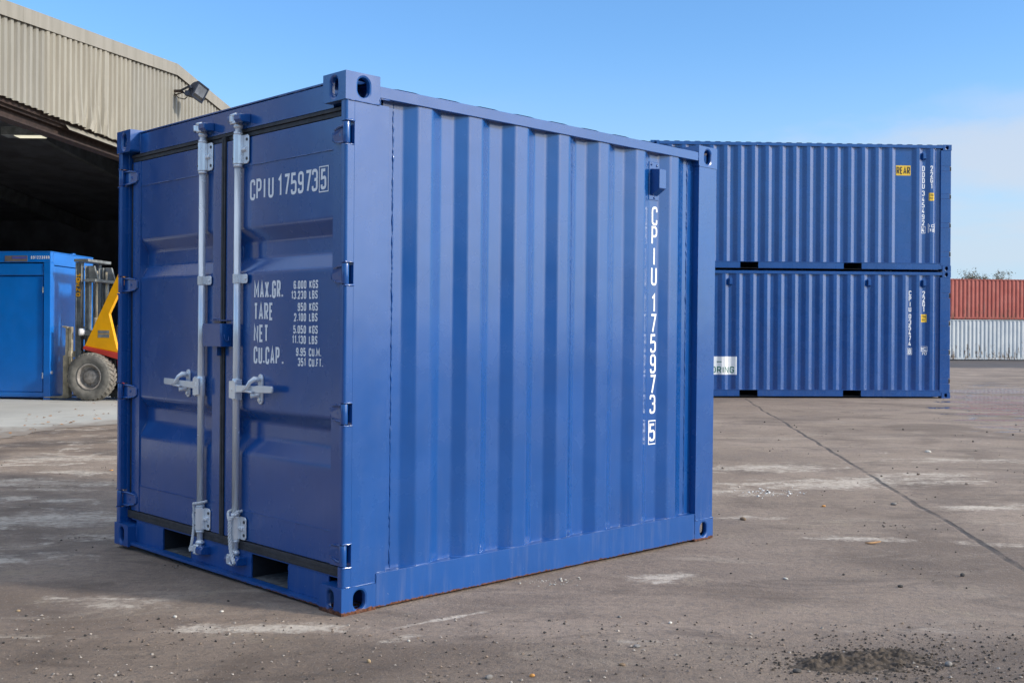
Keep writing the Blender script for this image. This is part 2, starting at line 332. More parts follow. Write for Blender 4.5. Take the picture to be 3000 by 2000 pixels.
    col = mix(nt, math_(nt, 'MULTIPLY', math_(nt, 'MAXIMUM', wet, math_(nt, 'MULTIPLY', left_dark, 0.5)), 0.6), col, (0.035, 0.033, 0.033))
    nt.links.new(col, b.inputs['Base Color'])
    rr = math_(nt, 'SUBTRACT', ramp(nt, fine, 0.3, 0.7, 0.78, 0.95), math_(nt, 'ADD', math_(nt, 'MULTIPLY', wet, 0.92), math_(nt, 'MULTIPLY', left_dark, 0.30)))
    nt.links.new(math_(nt, 'MAXIMUM', rr, 0.11), b.inputs['Roughness'])
    b.inputs['Specular IOR Level'].default_value = 0.35
    hh = math_(nt, 'ADD', math_(nt, 'MULTIPLY', fine, 0.9), math_(nt, 'MULTIPLY', grit, 0.35))
    hh = math_(nt, 'ADD', hh, math_(nt, 'MULTIPLY', mid, 0.9))
    rough_strip = ramp(nt, math_(nt, 'ADD', sp.outputs['Y'], math_(nt, 'MULTIPLY', noise(nt, v, 1.6, 5), 0.5)), 4.65, 4.25)
    hh = math_(nt, 'ADD', hh, math_(nt, 'MULTIPLY', math_(nt, 'MULTIPLY', noise(nt, v, 45, 6, 0.75), rough_strip), 3.2))
    hh = math_(nt, 'MULTIPLY', hh, math_(nt, 'SUBTRACT', 1.0, math_(nt, 'MULTIPLY', wet, 0.98)))
    hh = math_(nt, 'SUBTRACT', hh, math_(nt, 'MULTIPLY', j, 0.8))
    bump(nt, b, hh, 0.8, 0.014)
    return m
# x, y, half length, half width, angle, strength
PATCHES = [(-2.9, 6.9, 1.3, 0.35, 4, 0.75), (-3.6, 5.2, 1.0, 0.22, 0, 0.85), (-3.9, 8.6, 1.2, 0.3, 0, 0.65), (-1.9, 4.2, 0.35, 0.06, 0, 0.6), (4.4, 10.6, 1.2, 0.3, 0, 0.6), (3.0, 9.0, 1.3, 0.35, 5, 0.75), (4.2, 7.8, 0.9, 0.18, 0, 0.7), (-1.00, 4.32, 0.50, 0.10, 5, 0.95), (-1.75, 4.72, 0.42, 0.14, -8, 0.7), (0.72, 5.28, 0.26, 0.12, 20, 0.9), (-0.42, 4.19, 0.14, 0.06, 40, 0.7),
           (-0.30, 4.46, 0.42, 0.022, 38, 0.8), (0.50, 4.18, 0.16, 0.05, 0, 0.6), (2.3, 9.9, 0.9, 0.40, 10, 0.8), (2.4, 8.7, 0.9, 0.30, 0, 0.85), (3.6, 9.4, 0.8, 0.25, 12, 0.7), (3.3, 7.6, 0.5, 0.16, 5, 0.85),
           (1.55, 8.3, 0.8, 0.35, 0, 0.6), (1.5, 7.1, 0.4, 0.12, 0, 0.6), (2.05, 6.35, 0.42, 0.12, -10, 0.75), (2.75, 6.2, 0.36, 0.10, -20, 0.75), (3.5, 6.9, 0.5, 0.12, 0, 0.5),
           (-3.0, 5.6, 0.9, 0.28, 6, 0.9), (-2.5, 6.3, 0.6, 0.18, 0, 0.55), (-2.6, 4.35, 0.5, 0.08, 4, 0.6), (-4.3, 10.3, 0.7, 0.4, 0, 0.8), (-4.9, 9.4, 0.8, 0.25, 0, 0.7),
           (1.6, 4.35, 0.4, 0.08, 0, 0.45)]
M['ground'] = ground_mat()

def concrete_mat():
    m, nt, b = new_mat('pale_concrete_apron')
    v = world_pos(nt)
    c = mix(nt, ramp(nt, noise(nt, v, 0.6, 6, 0.6), 0.3, 0.7), (0.46, 0.46, 0.43), (0.56, 0.555, 0.515))
    c = mix(nt, math_(nt, 'MULTIPLY', ramp(nt, noise(nt, v, 2.2, 6, 0.7, 0.5), 0.55, 0.75), 0.5), c, (0.24, 0.22, 0.19))
    sp = N(nt, 'ShaderNodeSeparateXYZ'); nt.links.new(v, sp.inputs['Vector'])
    ed = math_(nt, 'ADD', sp.outputs['X'], math_(nt, 'MULTIPLY', math_(nt, 'SUBTRACT', noise(nt, world_pos(nt, (1.2, 0.8, 1)), 2.2, 8, 0.7, 0.6), 0.5), 2.4))
    ed = math_(nt, 'SUBTRACT', ed, math_(nt, 'MULTIPLY', ramp(nt, sp.outputs['Y'], 13.4, 19.0, 0, 3.2, False), 1.0))
    c = mix(nt, math_(nt, 'MULTIPLY', ramp(nt, ed, -6.9, -5.7), 0.9), c, (0.25, 0.205, 0.17))
    nt.links.new(c, b.inputs['Base Color']); b.inputs['Roughness'].default_value = 0.8
    bump(nt, b, noise(nt, v, 30, 5, 0.6), 0.3, 0.006)
    return m
M['concrete'] = concrete_mat()
def stone_mat(name, c):
    return simple(name, c, 0.85, 0, 0.3, 60, 0.4, 150)
M['gravel'] = stone_mat('grey_brown_gravel', (0.19, 0.155, 0.13))
M['gravel_dark'] = stone_mat('dark_tarmac_crumbs', (0.035, 0.032, 0.03))
M['mud'] = simple('dark_dried_mud', (0.062, 0.047, 0.035), 0.95, 0, 0.5, 40, 0.9, 110)

# ------------------------------------------------------------------ mesh builder
class MB:
    def __init__(s): s.v = []; s.f = []; s.sm = []; s.mi = []; s.cur = 0
    def add(s, vs, fs, smooth=False):
        o = len(s.v); s.v += [tuple(x) for x in vs]
        for f in fs: s.f.append(tuple(i + o for i in f)); s.sm.append(smooth); s.mi.append(s.cur)
        return s
    def box(s, x0, x1, y0, y1, z0, z1):
        x0, x1 = sorted((x0, x1)); y0, y1 = sorted((y0, y1)); z0, z1 = sorted((z0, z1))
        vs = [(x0, y0, z0), (x1, y0, z0), (x1, y1, z0), (x0, y1, z0), (x0, y0, z1), (x1, y0, z1), (x1, y1, z1), (x0, y1, z1)]
        return s.add(vs, [(3, 2, 1, 0), (4, 5, 6, 7), (0, 1, 5, 4), (1, 2, 6, 5), (2, 3, 7, 6), (3, 0, 4, 7)])
    def prism(s, pts, a, b, fn):
        """pts: 2D outline (ccw), extruded between a and b; fn(u,v,w)->xyz"""
        n = len(pts)
        vs = [fn(p[0], p[1], a) for p in pts] + [fn(p[0], p[1], b) for p in pts]
        fs = [tuple(range(n - 1, -1, -1)), tuple(range(n, 2 * n))] + [(i, (i + 1) % n, n + (i + 1) % n, n + i) for i in range(n)]
        return s.add(vs, fs)
    def tube(s, pts, r, n=12, caps=True, smooth=True):
        pts = [Vector(p) for p in pts]; k = len(pts)
        rs = r if isinstance(r, (list, tuple)) else [r] * k
        vs = []; up = None
        for i, p in enumerate(pts):
            t = (pts[min(i + 1, k - 1)] - pts[max(i - 1, 0)])
            if t.length < 1e-9: t = Vector((0, 0, 1))
            t.normalize()
            if up is None: up = t.orthogonal().normalized()
            else:
                up = (up - t * up.dot(t))
                up = up.normalized() if up.length > 1e-6 else t.orthogonal().normalized()
            w = t.cross(up)
            for j in range(n):
                a = 2 * math.pi * j / n
                vs.append(p + (up * math.cos(a) + w * math.sin(a)) * rs[i])
        fs = [(i * n + j, i * n + (j + 1) % n, (i + 1) * n + (j + 1) % n, (i + 1) * n + j) for i in range(k - 1) for j in range(n)]
        s.add(vs, fs, smooth)
        if caps:
            o = len(s.v) - len(vs)
            for f in (tuple(o + j for j in range(n - 1, -1, -1)), tuple(o + (k - 1) * n + j for j in range(n))):
                s.f.append(f); s.sm.append(False); s.mi.append(s.cur)
        return s
    def lathe(s, prof, c, axis, n=40, smooth=True):
        """prof: list of (radius, along)"""
        ax = Vector(axis).normalized(); u = ax.orthogonal().normalized(); w = ax.cross(u); c = Vector(c)
        vs = []
        for (r, h) in prof:
            for j in range(n):
                a = 2 * math.pi * j / n
                vs.append(c + ax * h + (u * math.cos(a) + w * math.sin(a)) * r)
        k = len(prof)
        return s.add(vs, [(i * n + j, i * n + (j + 1) % n, (i + 1) * n + (j + 1) % n, (i + 1) * n + j) for i in range(k - 1) for j in range(n)], smooth)
    def build(s, name, mat, parent=None, bevel=0.0, seg=2, loc=None, rotz=None, merge=False):
        me = bpy.data.meshes.new(name); me.from_pydata(s.v, [], s.f)
        mats = mat if isinstance(mat, (list, tuple)) else [mat]
        for m in mats: me.materials.append(m)
        me.polygons.foreach_set('use_smooth', s.sm); me.polygons.foreach_set('material_index', s.mi)
        bm = bmesh.new(); bm.from_mesh(me)
        if merge: bmesh.ops.remove_doubles(bm, verts=bm.verts, dist=0.0004)
        bmesh.ops.recalc_face_normals(bm, faces=bm.faces); bm.to_mesh(me); bm.free()
        me.update()
        o = bpy.data.objects.new(name, me); COL.objects.link(o)
        if parent is not None: o.parent = parent
        if loc is not None: o.location = loc
        if rotz is not None: o.rotation_euler = (0, 0, rotz)
        if bevel:
            b = o.modifiers.new('bevel', 'BEVEL'); b.width = bevel; b.segments = seg; b.limit_method = 'ANGLE'; b.angle_limit = R(40)
        return o
def empty(name, loc, rot=(0, 0, 0)):
    o = bpy.data.objects.new(name, None); o.empty_display_size = 0.3; COL.objects.link(o); o.location = loc; o.rotation_euler = rot; return o
def tag(o, label=None, cat=None, group=None, kind=None):
    if label: o['label'] = label
    if cat: o['category'] = cat
    if group: o['group'] = group
    if kind: o['kind'] = kind
    return o
def rounded(pts, r, seg=3):
    out = [pts[0]]
    for i in range(1, len(pts) - 1):
        p = Vector(pts[i]); a = Vector(pts[i - 1]) - p; b = Vector(pts[i + 1]) - p
        rr = min(r, a.length * 0.45, b.length * 0.45)
        A = p + a.normalized() * rr; B = p + b.normalized() * rr
        for k in range(seg + 1):
            t = k / seg
            q = A * (1 - t) ** 2 + p * 2 * t * (1 - t) + B * t * t
            out.append((q.x, q.y))
    out.append(pts[-1]); return out
def stadium(cx, cy, hw, hh, n=8):
    """closed outline of a slot, ccw"""
    r = min(hw, hh); out = []
    for (sx, sy, a0) in ((1, 1, 0), (-1, 1, 90), (-1, -1, 180), (1, -1, 270)):
        for k in range(n + 1):
            a = R(a0 + 90 * k / n)
            out.append((cx + sx * (hw - r) + r * math.cos(a), cy + sy * (hh - r) + r * math.sin(a)))
    return out
def weld(mb, p, q, r=0.004, step=0.014):
    p, q = Vector(p), Vector(q); L = (q - p).length; n = max(3, int(L / step)); pts = []; rs = []
    for i in range(n + 1):
        t = i / n
        pts.append(p.lerp(q, t) + Vector((random.uniform(-1, 1), random.uniform(-1, 1), random.uniform(-1, 1))) * r * 0.35); rs.append(r * random.uniform(0.45, 1.35))
    mb.tube(pts, rs, 5)

# ------------------------------------------------------------------ stencil lettering (drawn as strokes)
_r = 0.2
GL = {
 '0': (0.46, [('c', (0, 0, _r), (1, 0, _r), (1, 1, _r), (0, 1, _r))]),
 '1': (0.34, [('o', (0, .80, 0), (.78, 1, 0), (.78, 0, 0))]),
 '2': (0.46, [('o', (0, .72, 0), (0, 1, _r), (1, 1, _r), (1, .62, .12), (0, 0, 0), (1, 0, 0))]),
 '3': (0.46, [('o', (0, .79, 0), (0, 1, _r), (1, 1, _r), (1, .53, .13), (.42, .53, 0)), ('o', (.42, .53, 0), (1, .53, .13), (1, 0, _r), (0, 0, _r), (0, .21, 0))]),
 '4': (0.48, [('o', (.5, 1, 0), (0, .25, 0), (1, .25, 0)), ('o', (.72, .52, 0), (.72, 0, 0))]),
 '5': (0.46, [('o', (.95, 1, 0), (.06, 1, 0), (.0, .56, 0), (1, .62, _r), (1, 0, _r), (0, 0, _r), (0, .2, 0))]),
 '6': (0.46, [('c', (0, 0, _r), (1, 0, _r), (1, .56, _r), (0, .56, _r)), ('o', (1, .80, 0), (1, 1, _r), (0, 1, _r), (0, .25, 0))]),
 '7': (0.46, [('o', (0, 1, 0), (1, 1, 0), (.35, 0, 0))]),
 '8': (0.46, [('c', (0, 0, _r), (1, 0, _r), (1, .53, .17), (0, .53, .17)), ('c', (0.04, .53, .17), (.96, .53, .17), (.96, 1, _r), (.04, 1, _r))]),
 '9': (0.46, [('c', (0, .44, _r), (1, .44, _r), (1, 1, _r), (0, 1, _r)), ('o', (1, .75, 0), (1, 0, _r), (0, 0, _r), (0, .2, 0))]),
 'A': (0.50, [('o', (0, 0, 0), (.5, 1, 0), (1, 0, 0)), ('o', (.17, .27, 0), (.83, .27, 0))]),
 'B': (0.46, [('c', (0, 0, 0), (1, 0, _r), (1, .53, .17), (0, .53, 0)), ('c', (0, .53, 0), (.95, .53, .17), (.95, 1, _r), (0, 1, 0))]),
 'C': (0.46, [('o', (1, .74, 0), (1, 1, _r), (0, 1, _r), (0, 0, _r), (1, 0, _r), (1, .26, 0))]),
 'D': (0.46, [('c', (0, 0, 0), (1, 0, _r), (1, 1, _r), (0, 1, 0))]),
 'E': (0.42, [('o', (1, 1, 0), (0, 1, 0), (0, 0, 0), (1, 0, 0)), ('o', (0, .52, 0), (.85, .52, 0))]),
 'F': (0.42, [('o', (1, 1, 0), (0, 1, 0), (0, 0, 0)), ('o', (0, .5, 0), (.85, .5, 0))]),
 'G': (0.46, [('o', (1, .74, 0), (1, 1, _r), (0, 1, _r), (0, 0, _r), (1, 0, _r), (1, .47, 0), (.52, .47, 0))]),
 'I': (0.14, [('o', (.5, 0, 0), (.5, 1, 0))]),
 'K': (0.48, [('o', (0, 0, 0), (0, 1, 0)), ('o', (1, 1, 0), (0, .36, 0)), ('o', (.32, .58, 0), (1, 0, 0))]),
 'L': (0.42, [('o', (0, 1, 0), (0, 0, 0), (1, 0, 0))]),
 'M': (0.62, [('o', (0, 0, 0), (0, 1, 0), (.5, .3, 0), (1, 1, 0), (1, 0, 0))]),
 'N': (0.48, [('o', (0, 0, 0), (0, 1, 0), (1, 0, 0), (1, 1, 0))]),
 'O': (0.46, [('c', (0, 0, _r), (1, 0, _r), (1, 1, _r), (0, 1, _r))]),
 'P': (0.46, [('o', (0, 0, 0), (0, 1, 0), (1, 1, _r), (1, .45, _r), (0, .45, 0))]),
 'R': (0.46, [('o', (0, 0, 0), (0, 1, 0), (1, 1, _r), (1, .47, _r), (0, .47, 0)), ('o', (.5, .47, 0), (1, 0, 0))]),
 'S': (0.46, [('o', (1, .78, 0), (1, 1, _r), (0, 1, _r), (0, .55, .17), (1, .47, .17), (1, 0, _r), (0, 0, _r), (0, .22, 0))]),
 'T': (0.44, [('o', (0, 1, 0), (1, 1, 0)), ('o', (.5, 1, 0), (.5, 0, 0))]),
 'U': (0.46, [('o', (0, 1, 0), (0, 0, _r), (1, 0, _r), (1, 1, 0))]),
 'Z': (0.46, [('o', (0, 1, 0), (1, 1, 0), (0, 0, 0), (1, 0, 0))]),
 'X': (0.50, [('o', (0, 0, 0), (1, 1, 0)), ('o', (0, 1, 0), (1, 0, 0))]),
 '.': (0.15, [('o', (.5, 0, 0), (.5, .13, 0))]),
 '-': (0.46, [('o', (0, .5, 0), (1, .5, 0))]),
 "'": (0.12, [('o', (.5, .78, 0), (.5, 1, 0))]),
 'm': (0.50, [('o', (0, 0, 0), (0, .6, 0), (1, .6, .12), (1, 0, 0)), ('o', (.5, .6, 0), (.5, 0, 0))]),
}
def _round_path(pts, closed):
    n = len(pts); out = []
    for i, (x, y, r) in enumerate(pts):
        if r <= 0 or (not closed and i in (0, n - 1)): out.append(Vector((x, y))); continue
        p = Vector((x, y)); a = Vector(pts[i - 1][:2]) - p; b = Vector(pts[(i + 1) % n][:2]) - p
        rr = min(r, a.length * .49, b.length * .49); A = p + a.normalized() * rr; B = p + b.normalized() * rr
        for k in range(6):
            t = k / 5; out.append(A * (1 - t) ** 2 + p * 2 * t * (1 - t) + B * t * t)
    return out
def stroke(mb, pts, closed, t, fn, lift):
    n = len(pts); L = []; Rr = []
    for i in range(n):
        a = pts[i] - pts[i - 1] if (closed or i > 0) else pts[1] - pts[0]
        b = pts[(i + 1) % n] - pts[i] if (closed or i < n - 1) else pts[n - 1] - pts[n - 2]
        a = a.normalized(); b = b.normalized()
        na = Vector((-a.y, a.x)); nb = Vector((-b.y, b.x)); m = na + nb
        if m.length < 1e-6: m = na
        m.normalize(); k = min(1.0 / max(m.dot(na), 0.35), 2.2)
        L.append(pts[i] + m * t / 2 * k); Rr.append(pts[i] - m * t / 2 * k)
    vs = [fn(p.x, p.y, lift) for p in L] + [fn(p.x, p.y, lift) for p in Rr]
    fs = [(i, n + i, n + (i + 1) % n, (i + 1) % n) for i in range(n if closed else n - 1)]
    mb.add(vs, fs)
def glyph(mb, ch, h, t, fn, wscale=1.0):
    """draws ch with its lower left corner at 0,0; returns advance width"""
    w, paths = GL[ch]; W = w * h * wscale
    for k, p in enumerate(paths):
        pts = [(t / 2 + x * max(W - t, 0.0), t / 2 + y * (h - t), r * h) for (x, y, r) in p[1:]]
        stroke(mb, _round_path(pts, p[0] == 'c'), p[0] == 'c', t, fn, 0.0003 * k)
    return W
def text_width(s, h, gap, ws=1.0):
    return sum(0.22 * h if c == ' ' else GL[c][0] * h * ws + gap for c in s) - gap
def text(mb, s, h, t, fn, x=0.0, y=0.0, gap=None, ws=1.0, align='l'):
    gap = 0.1 * h if gap is None else gap
    if align == 'r': x -= text_width(s, h, gap, ws)
    if align == 'c': x -= text_width(s, h, gap, ws) / 2
    for c in s:
        if c == ' ': x += 0.22 * h; continue
        x += glyph(mb, c, h, t, lambda a, b, l, x=x: fn(x + a, y + b, l), ws) + gap
    return x
def frame_box(mb, x0, x1, y0, y1, t, fn):
    stroke(mb, [Vector(p) for p in ((x0, y0), (x1, y0), (x1, y1), (x0, y1))], True, t, fn, 0.0005)

# ------------------------------------------------------------------ ground and apron
def n2(x, y):
    return (math.sin(x * 1.7 + y * 0.6) + math.sin(y * 2.3 - x * 0.8 + 1.3) + math.sin(x * 4.1 + y * 3.3 + 0.5) * 0.5) / 2.5
def axis_steps(lo, hi, fine_lo, fine_hi, fine, coarse):
    xs = []; x = lo
    while x < hi:
        xs.append(x)
        x += fine if fine_lo <= x < fine_hi else max(fine, min(coarse, 0.25 * (fine_lo - x if x < fine_lo else x - fine_hi) + fine))
    xs.append(hi); return xs
gx = axis_steps(-600, 700, -4.5, 4.5, 0.12, 90); gy = axis_steps(-60, 1500, 2.8, 9.0, 0.12, 90)
g = MB(); vs = []
for yy in gy:
    for xx in gx:
        k = max(0.0, min(1.0, 3.0 - math.hypot(xx * 0.5, (yy - 5.5) * 0.45)))
        vs.append((xx, yy, n2(xx, yy) * 0.006 * k - 0.006 * k))
W_ = len(gx)
g.add(vs, [(j * W_ + i, j * W_ + i + 1, (j + 1) * W_ + i + 1, (j + 1) * W_ + i) for j in range(len(gy) - 1) for i in range(W_ - 1)], True)
tag(g.build('ground', M['ground']), kind='structure')
hb = MB(); hv = []  # added dark rise behind the camera, unseen, for the paint to reflect
for i in range(61):
    a = R(-178 + i * 2.3); d0 = 75 + 12 * math.sin(i * 0.7); hgt = (9.5 + 2.2 * math.sin(i * 0.9) + 1.6 * math.sin(i * 2.1 + 1)) * min(1.0, i / 5.0, (60 - i) / 6.0)
    for (dd, hh3) in ((d0 - 14, -0.3), (d0 - 8, hgt * 0.55), (d0, hgt), (d0 + 18, hgt * 0.7), (d0 + 40, -0.3)): hv.append((math.cos(a) * dd, math.sin(a) * dd, hh3))
hb.add(hv, [(i * 5 + j, i * 5 + j + 1, (i + 1) * 5 + j + 1, (i + 1) * 5 + j) for i in range(60) for j in range(4)], True)
M['unseen_rise'] = simple('unseen_rise_dark', (0.05, 0.052, 0.032), 0.9, 0, 0.5, 0.4)
tag(hb.build('unseen_dark_rise', M['unseen_rise']), kind='structure')
edge = [(-6.6, 6.0), (-5.95, 9.0), (-5.7, 12.0), (-5.66, 13.6), (-5.15, 14.4), (-4.3, 15.6), (-3.4, 19.0), (-2.6, 24.0)]
ep = []
for i in range(len(edge) - 1):
    for k in range(14):
        t = k / 14; a, b_ = edge[i], edge[i + 1]
        ep.append((a[0] + (b_[0] - a[0]) * t + random.uniform(-.06, .06), a[1] + (b_[1] - a[1]) * t + random.uniform(-.05, .05)))
ep.append(edge[-1])
a_ = MB(); k = len(ep)
a_.add([(p[0], p[1], 0.005) for p in ep] + [(-34, p[1] + 0.1, 0.005) for p in ep], [(i, i + 1, k + i + 1, k + i) for i in range(k - 1)])
tag(a_.build('concrete_apron', M['concrete']), kind='structure')

# ------------------------------------------------------------------ shared container pieces
def face_with_hole(mb, w, h, hole, fn, depth):
    """flat face 0..w, 0..h with a slot; walls of the slot run back by depth. fn(u,v,d)"""
    cx = sum(p[0] for p in hole) / len(hole); cy = sum(p[1] for p in hole) / len(hole)
    angs = sorted(set([round(math.atan2(p[1] - cy, p[0] - cx), 5) for p in hole] + [round(math.atan2(y - cy, x - cx), 5) for x, y in ((0, 0), (w, 0), (w, h), (0, h))]))
    def on_rect(a):
        dx, dy = math.cos(a), math.sin(a); t = 1e9
        if dx > 1e-9: t = min(t, (w - cx) / dx)
        if dx < -1e-9: t = min(t, -cx / dx)
        if dy > 1e-9: t = min(t, (h - cy) / dy)
        if dy < -1e-9: t = min(t, -cy / dy)
        return (cx + dx * t, cy + dy * t)
    hl = [(math.atan2(p[1] - cy, p[0] - cx), math.hypot(p[0] - cx, p[1] - cy)) for p in hole]; hl.sort()
    def on_hole(a):
        for i in range(len(hl)):
            a0, r0 = hl[i - 1]; a1, r1 = hl[i]
            if i == 0:
                a0 -= 2 * math.pi
            if a0 - 1e-6 <= a <= a1 + 1e-6 or (i == 0 and a > hl[-1][0]):
                aa = a if a <= a1 + 1e-6 else a - 2 * math.pi
                t = (aa - a0) / max(a1 - a0, 1e-9); r = r0 + (r1 - r0) * t
                return (cx + r * math.cos(a), cy + r * math.sin(a))
        r = hl[0][1]; return (cx + r * math.cos(a), cy + r * math.sin(a))
    n = len(angs)
    o = [on_rect(a) for a in angs]; q = [on_hole(a) for a in angs]
    vs = [fn(p[0], p[1], 0) for p in o] + [fn(p[0], p[1], 0) for p in q] + [fn(p[0], p[1], depth) for p in q]
    fs = []
    for i in range(n):
        j = (i + 1) % n
        fs.append((i, j, n + j, n + i)); fs.append((n + i, n + j, 2 * n + j, 2 * n + i))
    mb.add(vs, fs)
def casting(parent, x, sx, y, sy, z, sz, lx=0.178, ly=0.162, lz=0.118, mat=None, bev=0.007, kind_top=True):
    """corner casting with its outer corner at x,y,z, growing along sx,sy,sz"""
    mb = MB()
    P = lambda a, b, c: (x + sx * a, y + sy * b, z + sz * c)
    hh = 0.040
    hx = stadium(ly * 0.52, lz * 0.5, 0.024, 0.041); face_with_hole(mb, ly, lz, hx, lambda u, v, d: P(d, u, v), 0.022)
    hy = stadium(lx * 0.52, lz * 0.5, 0.030, 0.040); face_with_hole(mb, lx, lz, hy, lambda u, v, d: P(u, d, v), 0.022)
    hz = stadium(lx * 0.5, ly * 0.5, 0.06, 0.032); face_with_hole(mb, lx, ly, hz, lambda u, v, d: P(u, v, d), 0.022)
    mb.add([P(lx, 0, 0), P(lx, ly, 0), P(lx, ly, lz), P(lx, 0, lz), P(0, ly, 0), P(0, ly, lz), P(0, 0, lz)], [(0, 1, 2, 3), (1, 4, 5, 2), (3, 2, 5, 6)])
    o = mb.build('corner_casting', mat or M['blue'], parent, merge=True)
    b = o.modifiers.new('bevel', 'BEVEL'); b.width = bev; b.segments = 2; b.limit_method = 'ANGLE'; b.angle_limit = R(50)
    return o
def corrugated(mb, prof, z0, z1, fn, r=0.007):
    pr = rounded(prof, r, 3)
    n = len(pr)
    vs = [fn(p[0], p[1], z0) for p in pr] + [fn(p[0], p[1], z1) for p in pr]
    mb.add(vs, [(i, i + 1, n + i + 1, n + i) for i in range(n - 1)])
    return pr

# ------------------------------------------------------------------ the small container in front
# local axes: x runs back from the doors along the side, y across the doors, z up
CL, CW, CH = 2.636, 2.123, 2.26
CX, CY, CYAW = -0.6994, 4.5019, R(44.592)
box_ = empty('shipping_container', (CX, CY, -0.006), (0, 0, 0))
_tx = Vector((math.cos(CYAW), math.sin(CYAW), 0.003)).normalized()
_ty = Vector((-math.sin(CYAW), math.cos(CYAW), 0.009)).normalized()
_tz = _tx.cross(_ty).normalized(); _ty = _tz.cross(_tx)
box_.matrix_world = Matrix(((_tx.x, _ty.x, _tz.x, CX), (_tx.y, _ty.y, _tz.y, CY), (_tx.z, _ty.z, _tz.z, -0.008), (0, 0, 0, 1)))
tag(box_, 'small navy shipping container with galvanised lock rods, lettered CPIU 175973 5, in the foreground', 'shipping container')
B, BR_ = M['blue'], M['blue_rusty']
for (x, sx) in ((0, 1), (CL, -1)):
    for (y, sy) in ((0, 1), (CW, -1)):
        casting(box_, x, sx, y, sy, 0, 1, mat=BR_, bev=0.010)
        casting(box_, x, sx, y, sy, CH, -1, mat=B, bev=0.010)
HZ = [(0.203, 0.298), (0.794, 0.886), (1.377, 1.470), (1.961, 2.056)]
# front corner posts: hollow sections notched where the hinges sit
for (yo, sy) in ((0, 1), (CW, -1)):
    mb = MB(); Y = lambda a: yo + sy * a
    zs = [0.1178] + [z for p in HZ for z in p] + [CH - 0.1178]
    for i in range(0, len(zs), 2):
        z0, z1 = zs[i], zs[i + 1]
        out = [(0.020, 0.003)] + [(0.020 - 0.015 * math.sin(R(a)), 0.018 - 0.015 * math.cos(R(a))) for a in (15, 30, 45, 60, 75)] + [(0.005, 0.018), (0.005, 0.036), (0.012, 0.044), (0.0488, 0.044), (0.0488, 0.003)]
        mb.prism(out, z0, z1, lambda u, v, w: (u, Y(v), w))
    mb.box(0.0488, 0.229, Y(0.003), Y(0.050), 0.1178, CH - 0.1178)
    for (z0, z1) in HZ:
        weld(mb, (0.006, Y(0.006), z1 + 0.002), (0.05, Y(0.002), z1 + 0.002), 0.0045); weld(mb, (0.006, Y(0.006), z0 - 0.002), (0.05, Y(0.002), z0 - 0.002), 0.0045)
    weld(mb, (0.02, Y(0.001), 0.119), (0.175, Y(0.001), 0.119), 0.0032, 0.03); weld(mb, (0.02, Y(0.001), CH - 0.119), (0.175, Y(0.001), CH - 0.119), 0.0035, 0.03)
    if sy > 0: weld(mb, (0.178, 0.0, CH - 0.118), (0.178, 0.0, CH - 0.095), 0.004); weld(mb, (0.18, 0.002, CH - 0.092), (0.228, 0.002, CH - 0.0915), 0.003)
    mb.build('corner_post', B, box_, 0.002, 2)
    mb = MB()
    mb.box(CL - 0.171, CL - 0.004, Y(0.003), Y(0.085), 0.1178, CH - 0.1178)
    weld(mb, (CL - 0.172, Y(0.001), 0.119), (CL - 0.004, Y(0.001), 0.119), 0.004)
    mb.build('corner_post', B, box_, 0.010, 3)
# header over the doors and sill under them
mb = MB()
mb.prism([(0.055, 2.134), (0.13, 2.134), (0.13, 2.243), (0.062, 2.243), (0.055, 2.238)], 0.1622, CW - 0.1622, lambda u, v, w: (u, w, v))
mb.box(0.052, 0.14, 0.164, CW - 0.164, 2.2435, 2.2505)
weld(mb, (0.056, CW - 0.165, 2.145), (0.056, CW - 0.165, 2.24), 0.006); weld(mb, (0.056, 0.165, 2.145), (0.056, 0.165, 2.24), 0.006)
weld(mb, (0.056, 0.166, 2.244), (0.056, 0.6, 2.244), 0.003)
mb.build('door_header', B, box_, 0.004, 2)
PK = [(0.472, 0.784), (1.349, 1.655)]
mb = MB()
mb.box(0.050, 0.058, 0.1625, PK[0][0], 0.026, 0.139); mb.box(0.050, 0.058, PK[0][1], PK[1][0], 0.026, 0.139); mb.box(0.050, 0.058, PK[1][1], CW - 0.1625, 0.026, 0.139)
mb.box(0.012, 0.060, 0.1628, CW - 0.1628, 0.012, 0.0255)
mb.box(0.051, 0.070, 0.100, CW - 0.10, 0.1395, 0.146)
for p in PK:
    for y in p: weld(mb, (0.050, y, 0.03), (0.050, y, 0.135), 0.0035)
weld(mb, (0.05, CW - 0.164, 0.03), (0.05, CW - 0.164, 0.112), 0.005)
mb.build('door_sill', BR_, box_, 0.003, 2)
for p in PK:
    mb = MB()
    mb.add([(0.06, p[0] - .002, 0.0258), (0.06, p[1] + .002, 0.0258), (2.5, p[1] + .002, 0.0258), (2.5, p[0] - .002, 0.0258)], [(0, 1, 2, 3)])
    mb.cur = 1
    mb.box(0.0585, 1.4, p[0] - 0.008, p[0] - 0.002, 0.026, 0.139); mb.box(0.0585, 1.4, p[1] + 0.002, p[1] + 0.008, 0.026, 0.139)
    mb.box(1.4, 1.41, p[0] - 0.008, p[1] + 0.008, 0.026, 0.139); mb.box(0.0585, 1.4, p[0] - 0.008, p[1] + 0.008, 0.1392, 0.1395)
    mb.build('fork_pocket', [M['dust'], M['dark']], box_)
